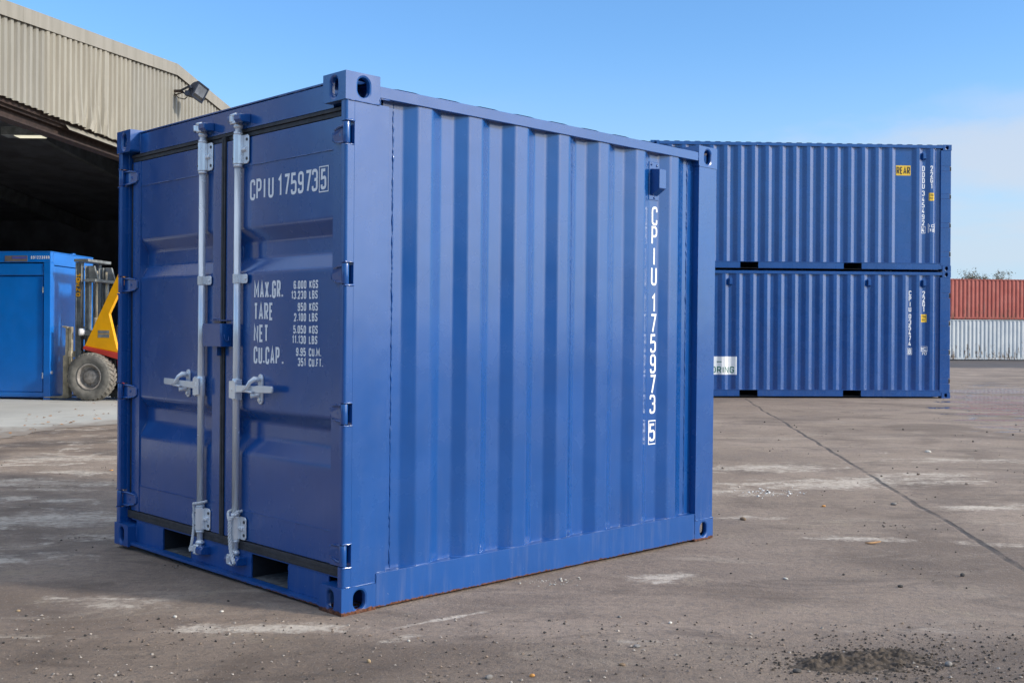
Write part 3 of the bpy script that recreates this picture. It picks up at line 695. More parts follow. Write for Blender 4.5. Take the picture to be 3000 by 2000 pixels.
# rubber seals round the doors
mb = MB()
mb.box(0.047, 0.075, 0.060, CW - 0.060, 0.1465, 0.187)
for k in (0.0, 0.012): mb.box(0.0445, 0.047, 0.060, CW - 0.060, 0.172 - k * 1.6, 0.176 - k * 1.6)
mb.box(0.075, 0.095, 0.060, CW - 0.060, 2.090, 2.1335)
mb.box(0.058, 0.075, 0.060, CW - 0.060, 2.118, 2.1335); mb.box(0.066, 0.075, 0.060, CW - 0.060, 2.097, 2.117)
mb.box(0.046, 0.075, 1.043, 1.077, 0.1872, 2.113); mb.box(0.043, 0.046, 1.055, 1.065, 0.19, 2.11)
mb.box(0.064, 0.085, 0.050, 0.088, 0.1872, 2.0895); mb.box(0.064, 0.085, CW - 0.088, CW - 0.050, 0.1872, 2.0895)
mb.build('door_gasket', M['rubber'], box_, 0.003, 2)
# doors
def swage():
    return [(0.060, 0.190), (0.060, 0.602), (0.101, 0.680), (0.101, 0.756), (0.060, 0.810), (0.060, 1.453), (0.101, 1.523), (0.101, 1.598), (0.060, 1.665), (0.060, 2.091)]
doors = []
for (ya, yb, ta, tb, lab) in ((0.090, 1.041, (0.090, 0.160), (0.958, 1.041), 'right-hand door lettered with the container number and weights'),
                              (1.079, 2.033, (1.947, 2.033), (1.079, 1.165), 'plain left-hand door')):
    mb = MB()
    y0, y1 = min(ta[1], tb[1]), max(ta[0], tb[0])
    if ya > 1: y0, y1 = tb[1], ta[0]
    else: y0, y1 = ta[1], tb[0]
    prof = rounded(swage(), 0.012, 3)
    n = len(prof)
    mb.add([(p[0], y0, p[1]) for p in prof] + [(p[0], y1, p[1]) for p in prof], [(i, i + 1, n + i + 1, n + i) for i in range(n - 1)])
    for t in (ta, tb): mb.box(0.0535, 0.110, t[0], t[1], 0.190, 2.0905)
    for (yy, s_) in ((y0, 1), (y1, -1)):                                   # weld beads where the sheet meets the frame
        for (za, zb) in ((0.602, 0.82), (1.45, 1.67)):
            q = [p for p in prof if za - 0.02 <= p[1] <= zb + 0.02]
            for i in range(len(q) - 1):
                if (Vector(q[i]) - Vector(q[i + 1])).length > 0.02: weld(mb, (q[i][0] - 0.001, yy + s_ * 0.002, q[i][1]), (q[i + 1][0] - 0.001, yy + s_ * 0.002, q[i + 1][1]), 0.0032)
        weld(mb, (0.0585, yy + s_ * 0.001, 0.20), (0.0585, yy + s_ * 0.001, 0.59), 0.0018); weld(mb, (0.0585, yy + s_ * 0.001, 0.82), (0.0585, yy + s_ * 0.001, 1.44), 0.0018); weld(mb, (0.0585, yy + s_ * 0.001, 1.68), (0.0585, yy + s_ * 0.001, 2.08), 0.0018)
    mb.box(0.0575, 0.062, y0 + .001, y1 - .001, 1.957, 2.088); mb.box(0.0575, 0.062, y0 + .001, y1 - .001, 0.192, 0.330)   # lapped make-up strips
    weld(mb, (0.0575, y0, 1.957), (0.0575, y1, 1.957), 0.0022, 0.02); weld(mb, (0.0575, y0, 0.330), (0.0575, y1, 0.330), 0.0025, 0.02)
    d = mb.build('door', B, box_, 0.0025, 2); d['label'] = lab
    doors.append(d)
# lettering on the right-hand door: u runs to the viewer's right
dfn = lambda ul: (lambda a, b, l: (0.0588 - l, ul - a, b))
mb = MB()
us = [(0.835, 'C'), (0.780, 'P'), (0.716, 'I'), (0.677, 'U'), (0.596, '1'), (0.546, '7'), (0.490, '5'), (0.434, '9'), (0.376, '7'), (0.326, '3'), (0.2585, '5')]
for (u, c) in us:
    glyph(mb, c, 0.098 if c != '5' or u > 0.4 else 0.090, 0.0135, lambda a, b, l, u=u: (0.0588 - l, u - a, 1.791 + b + (0.003 if u < 0.27 else 0)))
frame_box(mb, 0.0, 0.067, 0, 0.108, 0.005, lambda a, b, l: (0.0588 - l, 0.269 - a, 1.785 + b))
mb.build('lettering', M['white_letter'], doors[0])
fn = lambda a, b, l: (0.0588 - l, 0.792 - a, b)
for (s_, z, w) in (('MAX.GR.', 1.331, 0.243), ('TARE', 1.230, 0.163), ('NET', 1.129, 0.125), ('CU.CAP', 1.028, 0.220)):
    mb = MB(); h = 0.081; g0 = 0.008; ws = (w - g0 * (len(s_) - 1)) / sum(GL[c][0] * h for c in s_)
    text(mb, s_, h, 0.0125, fn, 0, z, g0, ws)
    if s_ == 'CU.CAP': text(mb, '.', 0.081, 0.0125, fn, 0.240, 1.028, 0.008, 1.0)
    mb.build('lettering', M['white_letter'], doors[0])
for (s_, un, z) in (('6.000', 'KGS', 1.369), ('13.230', 'LBS', 1.324), ('950', 'KGS', 1.271), ('2.100', 'LBS', 1.225), ('5.050', 'KGS', 1.171), ('11.130', 'LBS', 1.126), ('9.95', 'CU.M.', 1.072), ('351', 'CU.FT.', 1.027)):
    mb = MB()
    text(mb, s_, 0.037, 0.0072, fn, 0.792 - 0.362, z, 0.0040, 1.14, 'r')
    mb.build('lettering', M['white_letter'], doors[0]); mb = MB()
    text(mb, un, 0.037, 0.0072, fn, 0.792 - 0.339, z, 0.0040, 1.14)
    mb.build('lettering', M['white_letter'], doors[0])
# lock rods with guides, brackets, cams and handles
RODS = [(0.903, -1, doors[0]), (1.238, 1, doors[1])]
for (u, hs, door) in RODS:
    mb = MB()
    mb.tube([(0.034, u, 0.300), (0.034, u, 1.95)], 0.0172, 20)
    for (za, zb) in ((1.95, 2.150), (0.125, 0.300)): mb.tube([(0.034, u, za), (0.034, u, zb)], 0.0155, 20)
    for z in (1.952, 2.104, 0.178, 0.302): mb.tube([(0.034, u, z), (0.034, u, z + 0.014)], 0.0215, 20)
    for (za, zb) in ((2.132, 2.160), (0.118, 0.142)): mb.tube([(0.034, u, za), (0.034, u, za + 0.4 * (zb - za)), (0.034, u, zb)], [0.015, 0.024, 0.017] if za > 1 else [0.017, 0.024, 0.015], 16)
    mb.build('lock_rod', M['galv'], door)
    for (z0, z1) in ((1.966, 2.104), (0.192, 0.302)):                       # long bearing guides, flange on the viewer's right
        mb = MB(); s_ = -1
        arc = [(0.034 - 0.0245 * math.cos(R(a)), u + 0.0245 * math.sin(R(a))) for a in range(100, -101, -20)]
        inn = [(0.034 - 0.0195 * math.cos(R(a)), u + 0.0195 * math.sin(R(a))) for a in range(-100, 101, 20)]
        mb.prism(arc + inn, z0, z1, lambda a, b, c: (a, b, c))
        fl = stadium((u - 0.020 + u - 0.075) / 2, (z0 + z1) / 2, 0.0285, (z1 - z0) / 2 - 0.001, 4)
        out = [(u - 0.018, z0 + .001), (u - 0.018, z1 - .001)] + [(u - 0.062, z1 - .001), (u - 0.072, z1 - 0.011), (u - 0.072, z0 + 0.011), (u - 0.062, z0 + .001)]
        mb.prism(out, 0.046, 0.0525, lambda a, b, c: (c, a, b))
        mb.prism([(0.046, z0 + .002), (0.03, z0 + .002), (0.03, z1 - .002), (0.046, z1 - .002)], u - 0.026, u - 0.019, lambda a, b, c: (a, c, b))
        zm = (z0 + z1) / 2
        mb.prism([(0.047, zm - 0.014), (0.033, zm - 0.006), (0.033, zm + 0.006), (0.047, zm + 0.014)], u - 0.060, u - 0.024, lambda a, b, c: (a, c, b))
        mb.build('rod_guide', M['galv'], door, 0.0025, 2)
        for zz in (z0 + 0.024, z1 - 0.024):
            MB().tube([(0.046, u - 0.058, zz), (0.0435, u - 0.058, zz)], 0.0075, 10).build('bolt', M['rubber'], door)
            MB().tube([(0.0105, u + 0.006, zz), (0.008, u + 0.006, zz)], 0.004, 8).build('bolt', M['rubber'], door)
    mb = MB()
    z0, z1 = 1.404, 1.448
    arc = [(0.034 - 0.0215 * math.cos(R(a)), u + 0.0215 * math.sin(R(a))) for a in range(110, -111, -20)]
    inn = [(0.034 - 0.0180 * math.cos(R(a)), u + 0.0180 * math.sin(R(a))) for a in range(-110, 111, 20)]
    mb.prism(arc + inn, z0, z1, lambda a, b, c: (a, b, c))
    mb.prism([(u - 0.015, z0), (u - 0.015, z1), (u - 0.062, z1), (u - 0.070, z1 - 0.008), (u - 0.070, z0 + 0.008), (u - 0.062, z0)], 0.045, 0.050, lambda a, b, c: (c, a, b))
    mb.prism([(0.046, z0 + .001), (0.030, z0 + .001), (0.030, z1 - .001), (0.046, z1 - .001)], u - 0.022, u - 0.0185, lambda a, b, c: (a, c, b))
    mb.tube([(0.045, u - 0.056, (z0 + z1) / 2), (0.040, u - 0.056, (z0 + z1) / 2)], 0.007, 8)
    mb.build('rod_bracket', M['galv'], door, 0.002, 2)
    # cam ends: claws gripping a painted keeper
    for (zc, up) in ((2.176, 1), (0.098, -1)):
        mb = MB()
        mb.tube([(0.034, u, zc - 0.024 * up), (0.032, u, zc + 0.012 * up)], [0.016, 0.012], 12)
        cl = [(-0.044, -0.016), (-0.046, 0.018), (-0.030, 0.030), (-0.022, 0.012), (0.004, 0.008), (0.012, 0.026), (0.030, 0.026), (0.036, 0.006), (0.026, -0.018), (0.0, -0.024)]
        mb.prism(cl, zc - 0.013 * up, zc + 0.015 * up, lambda a, b, c: (0.020 - b * 0.75, u - hs * a * 0.9, c))
        mb.tube([(0.010, u - hs * 0.03, zc + 0.018 * up), (0.012, u + hs * 0.02, zc + 0.021 * up)], 0.008, 8)
        mb.tube([(0.010, u - hs * 0.03, zc - 0.018 * up), (0.012, u + hs * 0.02, zc - 0.016 * up)], 0.007, 8)
        mb.build('lock_cam', M['galv'], door, 0.003, 2)
        mb = MB(); kx = u - 0.040
        mb.prism([(0.055, -0.020), (0.006, -0.020), (-0.004, -0.008), (-0.004, 0.016), (0.055, 0.022)], kx - 0.036, kx + 0.020, lambda a, b, c: (a, c, zc + b * up))
        mb.prism([(0.055, -0.018), (0.012, -0.018), (0.002, 0.0), (0.006, 0.018), (0.055, 0.020)], u + 0.030, u + 0.052, lambda a, b, c: (a, c, zc + b * up))
        mb.build('cam_keeper', B, box_, 0.004, 2)
    # handle and its catch
    zh = 0.903; ph = u + hs * 0.018
    mb = MB()
    mb.prism([(u - hs * 0.022, zh - 0.040), (u - hs * 0.022, zh + 0.040), (u + hs * 0.026, zh + 0.044), (u + hs * 0.034, zh + 0.036), (u + hs * 0.034, zh - 0.042), (u + hs * 0.02, zh - 0.046)], 0.006, 0.014, lambda a, b, c: (c, a, b))
    mb.prism([(u + hs * 0.026, zh - 0.05), (u + hs * 0.034, zh - 0.05), (u + hs * 0.034, zh + 0.048), (u + hs * 0.026, zh + 0.048)], 0.0135, 0.045, lambda a, b, c: (c, a, b))
    mb.tube([(0.034, u, zh - 0.05), (0.034, u, zh + 0.05)], 0.0205, 16)
    mb.tube([(0.0065, u + hs * 0.004, zh), (0.003, u + hs * 0.004, zh)], 0.006, 8)
    mb.build('handle_hub', M['galv'], door, 0.003, 2)
    mb = MB()
    L = 0.345
    pts = [(0.02, -0.018), (0.20, -0.014), (0.215, -0.018), (L - 0.006, -0.016), (L, -0.010), (L, 0.010), (L - 0.006, 0.015), (0.215, 0.017), (0.20, 0.014), (0.02, 0.018)]
    mb.prism(pts, 0.010, 0.020, lambda a, b, c: (c, u + hs * a, zh + 0.004 + b + a * 0.03 * (1 if hs < 0 else 1)))
    mb.build('door_handle', M['galv'], door, 0.003, 2)
    uc = 0.722 if hs < 0 else 1.405
    mb = MB()
    mb.prism(stadium(uc, 0.911, 0.019, 0.070, 5), 0.050, 0.0595, lambda a, b, c: (c, a, b))
    for zz in (0.957, 0.862): mb.tube([(0.050, uc, zz), (0.042, uc, zz)], 0.011, 10)
    mb.tube([(0.044, uc, 0.955), (0.024, uc + 0.006, 0.958), (0.004, uc + 0.012, 0.944), (-0.004, uc + 0.024, 0.920), (-0.004, uc + 0.048, 0.906), (-0.002, uc + 0.066, 0.902)], [0.014, 0.014, 0.010, 0.009, 0.008, 0.004], 10)
    mb.tube([(-0.003, uc + 0.05, 0.902), (0.000, uc - 0.012, 0.898)], 0.006, 8)
    mb.tube([(0.050, uc + 0.004, 0.885), (0.012, uc + 0.02, 0.880)], 0.013, 10)
    mb.build('handle_catch', M['galv'], door, 0.003, 2)
# lock box over the meeting edge
mb = MB()
out = [(0.985, 1.100), (1.155, 1.100), (1.155, 1.211), (0.985, 1.211)]
mb.box(-0.004, 0.002, 0.985, 1.158, 1.103, 1.213); mb.box(0.002, 0.0525, 0.979, 0.984, 1.103, 1.213)
mb.box(0.002, 0.0525, 1.1535, 1.158, 1.103, 1.213); mb.box(0.002, 0.0525, 0.9845, 1.153, 1.103, 1.107)
mb.tube([(0.0, 0.986, 1.1032), (0.0, 0.986, 1.2128)], 0.0068, 12)
mb.box(0.030, 0.0525, 0.990, 1.150, 1.226, 1.231); mb.box(0.052, 0.0545, 1.08, 1.157, 1.10, 1.235)
mb.box(0.020, 0.0525, 1.062, 1.098, 1.058, 1.1025)
weld(mb, (0.050, 1.08, 1.236), (0.050, 1.15, 1.236), 0.004)
mb.tube([(0.010, 0.977, 1.160), (0.011, 0.974, 1.145), (0.016, 0.973, 1.133), (0.024, 0.973, 1.129), (0.031, 0.973, 1.134), (0.034, 0.975, 1.152)], 0.0028, 8)
mb.build('lock_box', B, doors[1], 0.003, 2)
# hinges
for (yo, sy) in ((0, 1), (CW, -1)):
    for (z0, z1) in HZ:
        mb = MB(); zc = (z0 + z1) / 2; Y = lambda a: yo + sy * a
        mb.tube([(0.020, Y(0.020), z0 + 0.004), (0.020, Y(0.020), z1 - 0.004)], 0.0155, 18)
        mb.tube([(0.020, Y(0.020), z0 + 0.0008), (0.020, Y(0.020), z1 - 0.0008)], 0.008, 10)
        bl = [(0.026, 0.034), (0.080, 0.036), (0.135, 0.030), (0.152, 0.018), (0.156, 0), (0.152, -0.018), (0.135, -0.030), (0.080, -0.036), (0.026, -0.034)]
        mb.prism(bl, 0, 0.010, lambda a, b, c: (0.034 + 0.012 * min(1, max(0, (a - 0.03) / 0.08)) + c, Y(a), zc + b))
        for sgn in (1, -1):
            mb.tube([(0.028, Y(0.030), zc + sgn * 0.034), (0.036, Y(0.090), zc + sgn * 0.034), (0.046, Y(0.140), zc + sgn * 0.026)], [0.006, 0.006, 0.004], 8)
        weld(mb, (0.05, Y(0.157), zc - 0.02), (0.05, Y(0.157), zc + 0.02), 0.004)
        mb.tube([(0.044, Y(0.095), zc), (0.0405, Y(0.095), zc)], 0.008, 10)
        mb.build('hinge', B, box_, 0.002, 2)
# side walls, rails, roof, rear wall
PROF = [(0.229, 0.046), (0.334, 0.046), (0.402, 0.012), (0.478, 0.012), (0.558, 0.048), (0.634, 0.048), (0.702, 0.012), (0.783, 0.012), (0.856, 0.048), (0.936, 0.048), (1.002, 0.012), (1.085, 0.012), (1.162, 0.048), (1.242, 0.048), (1.307, 0.012), (1.380, 0.012), (1.462, 0.048), (1.541, 0.048), (1.609, 0.012), (1.686, 0.012), (1.764, 0.048), (1.845, 0.048), (1.915, 0.012), (1.986, 0.012), (2.062, 0.048), (2.143, 0.048), (2.211, 0.012), (2.283, 0.012), (2.367, 0.048), (2.465, 0.046)]
def wall_offset(prof, x):
    for i in range(len(prof) - 1):
        a, b = prof[i], prof[i + 1]
        if a[0] <= x <= b[0]: return a[1] + (b[1] - a[1]) * (x - a[0]) / (b[0] - a[0])
    return prof[-1][1]
for (yo, sy) in ((0, 1), (CW, -1)):
    Y = lambda a: yo + sy * a
    mb = MB(); corrugated(mb, PROF, 0.150, 2.176, lambda u, d, z: (u, Y(d), z), 0.010)
    if sy > 0:
        weld(mb, (0.285, Y(0.046), 0.16), (0.285, Y(0.046), 2.168), 0.0042, 0.012)
        weld(mb, (1.415, Y(0.027), 0.16), (1.415, Y(0.027), 2.168), 0.0016, 0.012); weld(mb, (2.408, Y(0.0472), 0.16), (2.408, Y(0.0472), 2.168), 0.004, 0.012)
    mb.build('side_panel', B, box_)
    mb = MB()
    mb.box(0.179, CL - 0.1785, Y(0.0), Y(0.050), 0.012, 0.157); mb.box(0.176, 0.1795, Y(0.001), Y(0.05), 0.012, 0.157)
    for a in range(len(PROF) - 1):
        p, q = PROF[a], PROF[a + 1]; weld(mb, (p[0], Y(p[1] - 0.001), 0.1575), (q[0], Y(q[1] - 0.001), 0.1575), 0.0026, 0.05)
    weld(mb, (0.180, Y(0.0), 0.118), (0.180, Y(0.0), 0.157), 0.003, 0.03); weld(mb, (0.182, Y(0.003), 0.16), (0.225, Y(0.003), 0.161), 0.003, 0.03); weld(mb, (CL - 0.178, Y(0.0), 0.02), (CL - 0.178, Y(0.0), 0.157), 0.0045)
    if sy > 0: mb.tube([(1.345, 0.006, 0.158), (1.375, 0.0, 0.162), (1.40, -0.002, 0.171), (1.43, 0.002, 0.172)], 0.0022, 6)
    mb.build('bottom_rail', BR_, box_, 0.004, 2)
    mb = MB()
    mb.box(0.179, CL - 0.179, Y(0.003), Y(0.060), 2.172, 2.221)
    weld(mb, (CL - 0.178, Y(0.003), 2.175), (CL - 0.178, Y(0.003), 2.22), 0.004)
    mb.build('top_rail', B, box_, 0.005, 2)
mb = MB()
roof = [(0.13, 0.0)]
xx = 0.25
while xx < CL - 0.2: roof += [(xx, 0.0), (xx + 0.03, 0.011), (xx + 0.12, 0.011), (xx + 0.15, 0.0)]; xx += 0.24
roof += [(CL - 0.05, 0.0)]
n = len(roof); mb.add([(p[0], 0.006, 2.2213 + p[1] * 0.25) for p in roof] + [(p[0], 0.08, 2.2225 + p[1]) for p in roof] + [(p[0], CW - 0.08, 2.2225 + p[1]) for p in roof] + [(p[0], CW - 0.006, 2.2213 + p[1] * 0.25) for p in roof],
                      [(r * n + i, r * n + i + 1, (r + 1) * n + i + 1, (r + 1) * n + i) for r in range(3) for i in range(n - 1)])
mb.build('roof', B, box_)
mb = MB()
rp = [(0.085, 0.04)]
yy = 0.15
while yy < CW - 0.3: rp += [(yy, 0.046), (yy + 0.07, 0.012), (yy + 0.15, 0.012), (yy + 0.22, 0.046)]; yy += 0.30
rp += [(CW - 0.085, 0.04)]
corrugated(mb, rp, 0.14, 2.18, lambda u, d, z: (CL - d, u, z))
mb.box(CL - 0.06, CL - 0.002, 0.163, CW - 0.163, 0.012, 0.14); mb.box(CL - 0.07, CL - 0.002, 0.163, CW - 0.163, 2.176, 2.246)
mb.build('rear_wall', B, box_, 0.003, 1)
mb = MB(); mb.box(0.10, CL - 0.06, 0.052, CW - 0.052, 0.1405, 0.165); mb.build('floor', M['dark'], box_)
# ventilator and the number down the side
mb = MB()
vy = 0.044
mb.box(2.062, 2.148, vy, vy + 0.004, 1.919, 2.128)
mb.prism([(0, 1.942), (0, 2.089), (-0.060, 2.082), (-0.060, 1.978)], 2.075, 2.134, lambda a, b, c: (c, vy - 0.0002 + a, b))
vent_ = mb.build('vent', B, box_, 0.004, 2)
for (a, z) in ((2.080, 2.113), (2.128, 2.109), (2.106, 1.931)):
    MB().lathe([(0.0, 0.0055), (0.004, 0.005), (0.007, 0.002), (0.0072, -0.002)], (a, vy, z), (0, -1, 0), 12).build('rivet', B, vent_)
mb = MB()
sfn = lambda a, b, l: (2.089 + a, 0.0468 - l, b)
for (c, z0, z1) in (('C', 1.781, 1.884), ('P', 1.674, 1.777), ('I', 1.559, 1.663), ('U', 1.450, 1.553), ('1', 1.302, 1.404), ('7', 1.189, 1.294), ('5', 1.080, 1.183), ('9', 0.966, 1.072), ('7', 0.853, 0.959), ('3', 0.744, 0.849), ('5', 0.592, 0.690)):
    h = z1 - z0; w = 0.050 if c not in '1I' else (0.034 if c == '1' else 0.014)
    glyph(mb, c, h, 0.0125, lambda a, b, l, z0=z0, w=w: (2.1155 - w / 2 + a, 0.0468 - l, z0 + b), w / (GL[c][0] * h))
frame_box(mb, 2.0845, 2.146, 0.577, 0.705, 0.006, lambda a, b, l: (a, 0.0468 - l, b))
mb.build('lettering', M['white_letter'], box_)

# ropes tied round the lower rod guides (they only hang on the rods)
def rope_thing(name, pts, r, label):
    root = None
    P = [Vector(p) for p in pts]
    # resample
    dense = []
    for i in range(len(P) - 1):
        p0, p1, p2, p3 = P[max(i - 1, 0)], P[i], P[i + 1], P[min(i + 2, len(P) - 1)]
        for k in range(14):
            t = k / 14
            dense.append(0.5 * ((2 * p1) + (p2 - p0) * t + (2 * p0 - 5 * p1 + 4 * p2 - p3) * t * t + (3 * p1 - p0 - 3 * p2 + p3) * t ** 3))
    dense.append(P[-1])
    return dense, r
def strands(mb, dense, r, turns):
    ln = [0.0]
    for i in range(1, len(dense)): ln.append(ln[-1] + (dense[i] - dense[i - 1]).length)
    for s in range(3):
        out = []
        for i, p in enumerate(dense):
            t = dense[min(i + 1, len(dense) - 1)] - dense[max(i - 1, 0)]; t.normalize()
            u = t.cross(Vector((1, 0.13, 0.07))); u.normalize(); w = t.cross(u)
            a = ln[i] * turns + s * 2.0944
            out.append(box_.matrix_world @ (p + (u * math.cos(a) + w * math.sin(a)) * r * 0.55))
        mb.tube(out, r * 0.62, 6)
u = 0.903
mb = MB()
loop = [(0.030, u - 0.032, 0.328)] + [(0.034 + 0.030 * math.cos(R(a)), u - 0.030 * math.sin(R(a)) * 1.0, 0.326) for a in (90, 50, 0, -50, -90)] + [(0.018, u + 0.036, 0.318), (0.004, u + 0.012, 0.298), (0.000, u - 0.004, 0.285)]
d1, _ = rope_thing('', loop, 0.006, '')
strands(mb, d1, 0.0062, 160)
tail = [(0.030, u - 0.032, 0.328), (0.014, u - 0.034, 0.315), (0.001, u - 0.012, 0.290), (0.000, u - 0.008, 0.255), (0.000, u - 0.010, 0.21), (0.000, u - 0.016, 0.165), (-0.002, u - 0.032, 0.125), (-0.006, u - 0.056, 0.100), (-0.008, u - 0.064, 0.092)]
d1, _ = rope_thing('', tail, 0.008, ''); strands(mb, d1, 0.0088, 130)
tag(mb.build('rope', M['rope']), 'white twisted rope looped round the right lock rod, its end hanging down', 'rope', 'ropes tied to the lock rods')
u = 1.238
mb = MB()
loop = [(0.052, u - 0.034, 0.334), (0.02, u - 0.030, 0.331), (0.006, u - 0.006, 0.326), (0.006, u + 0.012, 0.322), (0.016, u + 0.032, 0.318), (0.018, u + 0.036, 0.305), (0.018, u + 0.033, 0.280), (0.016, u + 0.036, 0.262), (0.016, u + 0.031, 0.24), (0.015, u + 0.032, 0.19), (0.010, u + 0.030, 0.155), (0.004, u + 0.030, 0.12), (0.0, u + 0.036, 0.098), (-0.002, u + 0.028, 0.086)]
d1, _ = rope_thing('', loop, 0.006, ''); strands(mb, d1, 0.0062, 160)
tag(mb.build('rope', M['rope']), 'white twisted rope wound over the left lock rod and running down its left side', 'rope', 'ropes tied to the lock rods')

# ------------------------------------------------------------------ the two stacked twenty-foot containers
SX, SY, SYAW = 2.770, 21.952, R(3.2145)
SL, SH, SD = 6.22, 2.591, 2.438
def stack_profile(bs, wide=None):
    o, r = 0.010, 0.047; p = [(0.21, 0.040)]
    for i, b in enumerate(bs):
        if wide and abs(b - wide[1]) < 1e-6: p += [(b - 0.149, r), (b - 0.067, o)]
        else: p += [(b - 0.147, r), (b - 0.070, o)]
        p += [(b, o), (b + 0.069, r)]
    p += [(SL - 0.215, 0.042)]; return p
UP_B = [0.4345 + 0.2846 * k for k in range(17)] + [5.556, 5.847]
LO_B = [0.403 + 0.287 * k for k in range(18)] + [5.571, 5.858]
def twenty_foot(z, bs, label, wide=None, vents=()):
    t = empty('shipping_container', (SX, SY, z), (0, 0, SYAW)); tag(t, label, 'shipping container', 'twenty-foot containers stacked two high')
    m = M['blue_far']
    for (x, sx) in ((0, 1), (SL, -1)):
        for (y, sy) in ((0, 1), (SD, -1)):
            casting(t, x, sx, y, sy, 0, 1, mat=m, bev=0.006); casting(t, x, sx, y, sy, SH, -1, mat=m, bev=0.006)
    prof = stack_profile(bs, wide)
    for (yo, sy) in ((0, 1), (SD, -1)):
        Y = lambda a: yo + sy * a
        mb = MB(); corrugated(mb, prof, 0.16, 2.52, lambda u, d, q: (u, Y(d), q), 0.010); mb.build('side_panel', m, t)
        mb = MB(); mb.box(0.179, SL - 0.179, Y(0.002), Y(0.06), 2.515, 2.578)
        mb.build('top_rail', m, t, 0.004, 1)
        mb = MB()
        for (a, b) in ((0.179, 1.848), (2.220, 3.985), (4.358, SL - 0.26)):
            mb.box(a, b, Y(0.006), Y(0.012), 0.045, 0.160); mb.box(a, b, Y(0.0), Y(0.045), 0.034, 0.0445)
        mb.box(SL - 0.2595, SL - 0.179, Y(0.009), Y(0.015), 0.045, 0.160)
        mb.box(0.179, SL - 0.179, Y(0.0), Y(0.055), 0.1603, 0.170)
        mb.build('bottom_rail', m, t, 0.002, 1)
        mb = MB(); mb.box(0.004, 0.215, Y(0.004), Y(0.16), 0.1177, SH - 0.1177); mb.build('corner_post', m, t, 0.006, 2)
        mb = MB(); zs = [0.1177, 0.30, 0.405, 0.89, 0.99, 1.48, 1.58, 2.05, 2.15, SH - 0.1177]
        for i in range(0, len(zs), 2): mb.box(SL - 0.222, SL - 0.006, Y(0.004), Y(0.16), zs[i], zs[i + 1])
        for i in range(1, len(zs) - 1, 2): mb.box(SL - 0.2218, SL - 0.034, Y(0.0043), Y(0.159), zs[i] - 0.001, zs[i + 1] + 0.001)
        mb.build('corner_post', m, t, 0.006, 2)
        for i in range(1, len(zs) - 1, 2):
            mb = MB(); mb.tube([(SL - 0.020, Y(0.022), zs[i] + .005), (SL - 0.020, Y(0.022), zs[i + 1] - .005)], 0.010, 8); mb.box(SL - 0.018, SL + 0.004, Y(0.026), Y(0.12), zs[i] + .01, zs[i + 1] - .01)
            mb.build('hinge', M['dark'], t)
    for (a, b) in ((1.848, 2.220), (3.985, 4.358)):
        mb = MB(); mb.box(a - 0.006, a - 0.0005, 0.013, SD - 0.013, 0.045, 0.16); mb.box(b + 0.0005, b + 0.006, 0.013, SD - 0.013, 0.045, 0.16); mb.box(a, b, 0.7, 0.71, 0.04, 0.16); mb.box(a, b, 0.02, 0.7, 0.036, 0.041)
        mb.build('fork_pocket', M['dark'], t)
    mb = MB(); rp = [(0.18, 0.0)]; xx = 0.26
    while xx < SL - 0.3: rp += [(xx, 0), (xx + 0.03, 0.018), (xx + 0.11, 0.018), (xx + 0.14, 0)]; xx += 0.209
    rp += [(SL - 0.18, 0)]; n = len(rp)
    mb.add([(p[0], yy, 2.579 + p[1] * k) for (yy, k) in ((0.012, 0.55), (0.12, 1.0), (SD - 0.12, 1.0), (SD - 0.012, 0.55)) for p in rp], [(r * n + i, r * n + i + 1, (r + 1) * n + i + 1, (r + 1) * n + i) for r in range(3) for i in range(n - 1)])
    mb.build('roof', m, t)
    mb = MB(); q = [(0.16, 0.04)] + [c for k in range(7) for c in ((0.20 + k * 0.3, 0.046), (0.27 + k * 0.3, 0.012), (0.35 + k * 0.3, 0.012), (0.42 + k * 0.3, 0.046))] + [(SD - 0.16, 0.04)]
    corrugated(mb, q, 0.12, 2.5, lambda u, d, w: (d, u, w)); mb.box(0.004, 0.06, 0.163, SD - 0.163, 2.47, 2.58); mb.box(0.004, 0.06, 0.163, SD - 0.163, 0.02, 0.16); mb.build('end_wall', m, t)
    for (ya, yb) in ((0.165, SD / 2 - 0.01), (SD / 2 + 0.01, SD - 0.165)):
        mb = MB(); mb.box(SL - 0.075, SL - 0.04, ya, yb, 0.18, 2.48); d = mb.build('door', m, t, 0.004, 1)
        for f in (0.3, 0.7):
            yq = ya + (yb - ya) * f; MB().tube([(SL - 0.02, yq, 0.06), (SL - 0.02, yq, 2.54)], 0.016, 10).build('lock_rod', M['galv'], d)
    mb = MB(); mb.box(SL - 0.09, SL - 0.03, 0.163, SD - 0.163, 2.48, 2.585); mb.build('door_header', m, t); mb = MB(); mb.box(SL - 0.09, SL - 0.03, 0.163, SD - 0.163, 0.02, 0.175); mb.build('door_sill', m, t)
    for x in vents:
        yv = wall_offset(prof, x) - 0.002
        mb = MB(); mb.box(x - 0.041, x + 0.041, yv - 0.004, yv, 2.244, 2.446)
        mb.prism([(0, 2.268), (0, 2.420), (-0.060, 2.410), (-0.060, 2.300)], x - 0.030, x + 0.030, lambda a, b, c: (c, yv - 0.0042 + a, b)); mb.build('vent', m, t, 0.003, 1)
    return t, prof
def on_wall(prof, lift=0.0022):
    return lambda a, b, l: (a, wall_offset(prof, a) - lift - l, b)
def decal(mb, prof, x0, x1, z0, z1, lift=0.0016):
    xs = [x0] + [p[0] for p in prof if x0 < p[0] < x1] + [x1]
    vs = [(x, wall_offset(prof, x) - lift, z) for z in (z0, z1) for x in xs]; n = len(xs)
    mb.add(vs, [(i, i + 1, n + i + 1, n + i) for i in range(n - 1)])
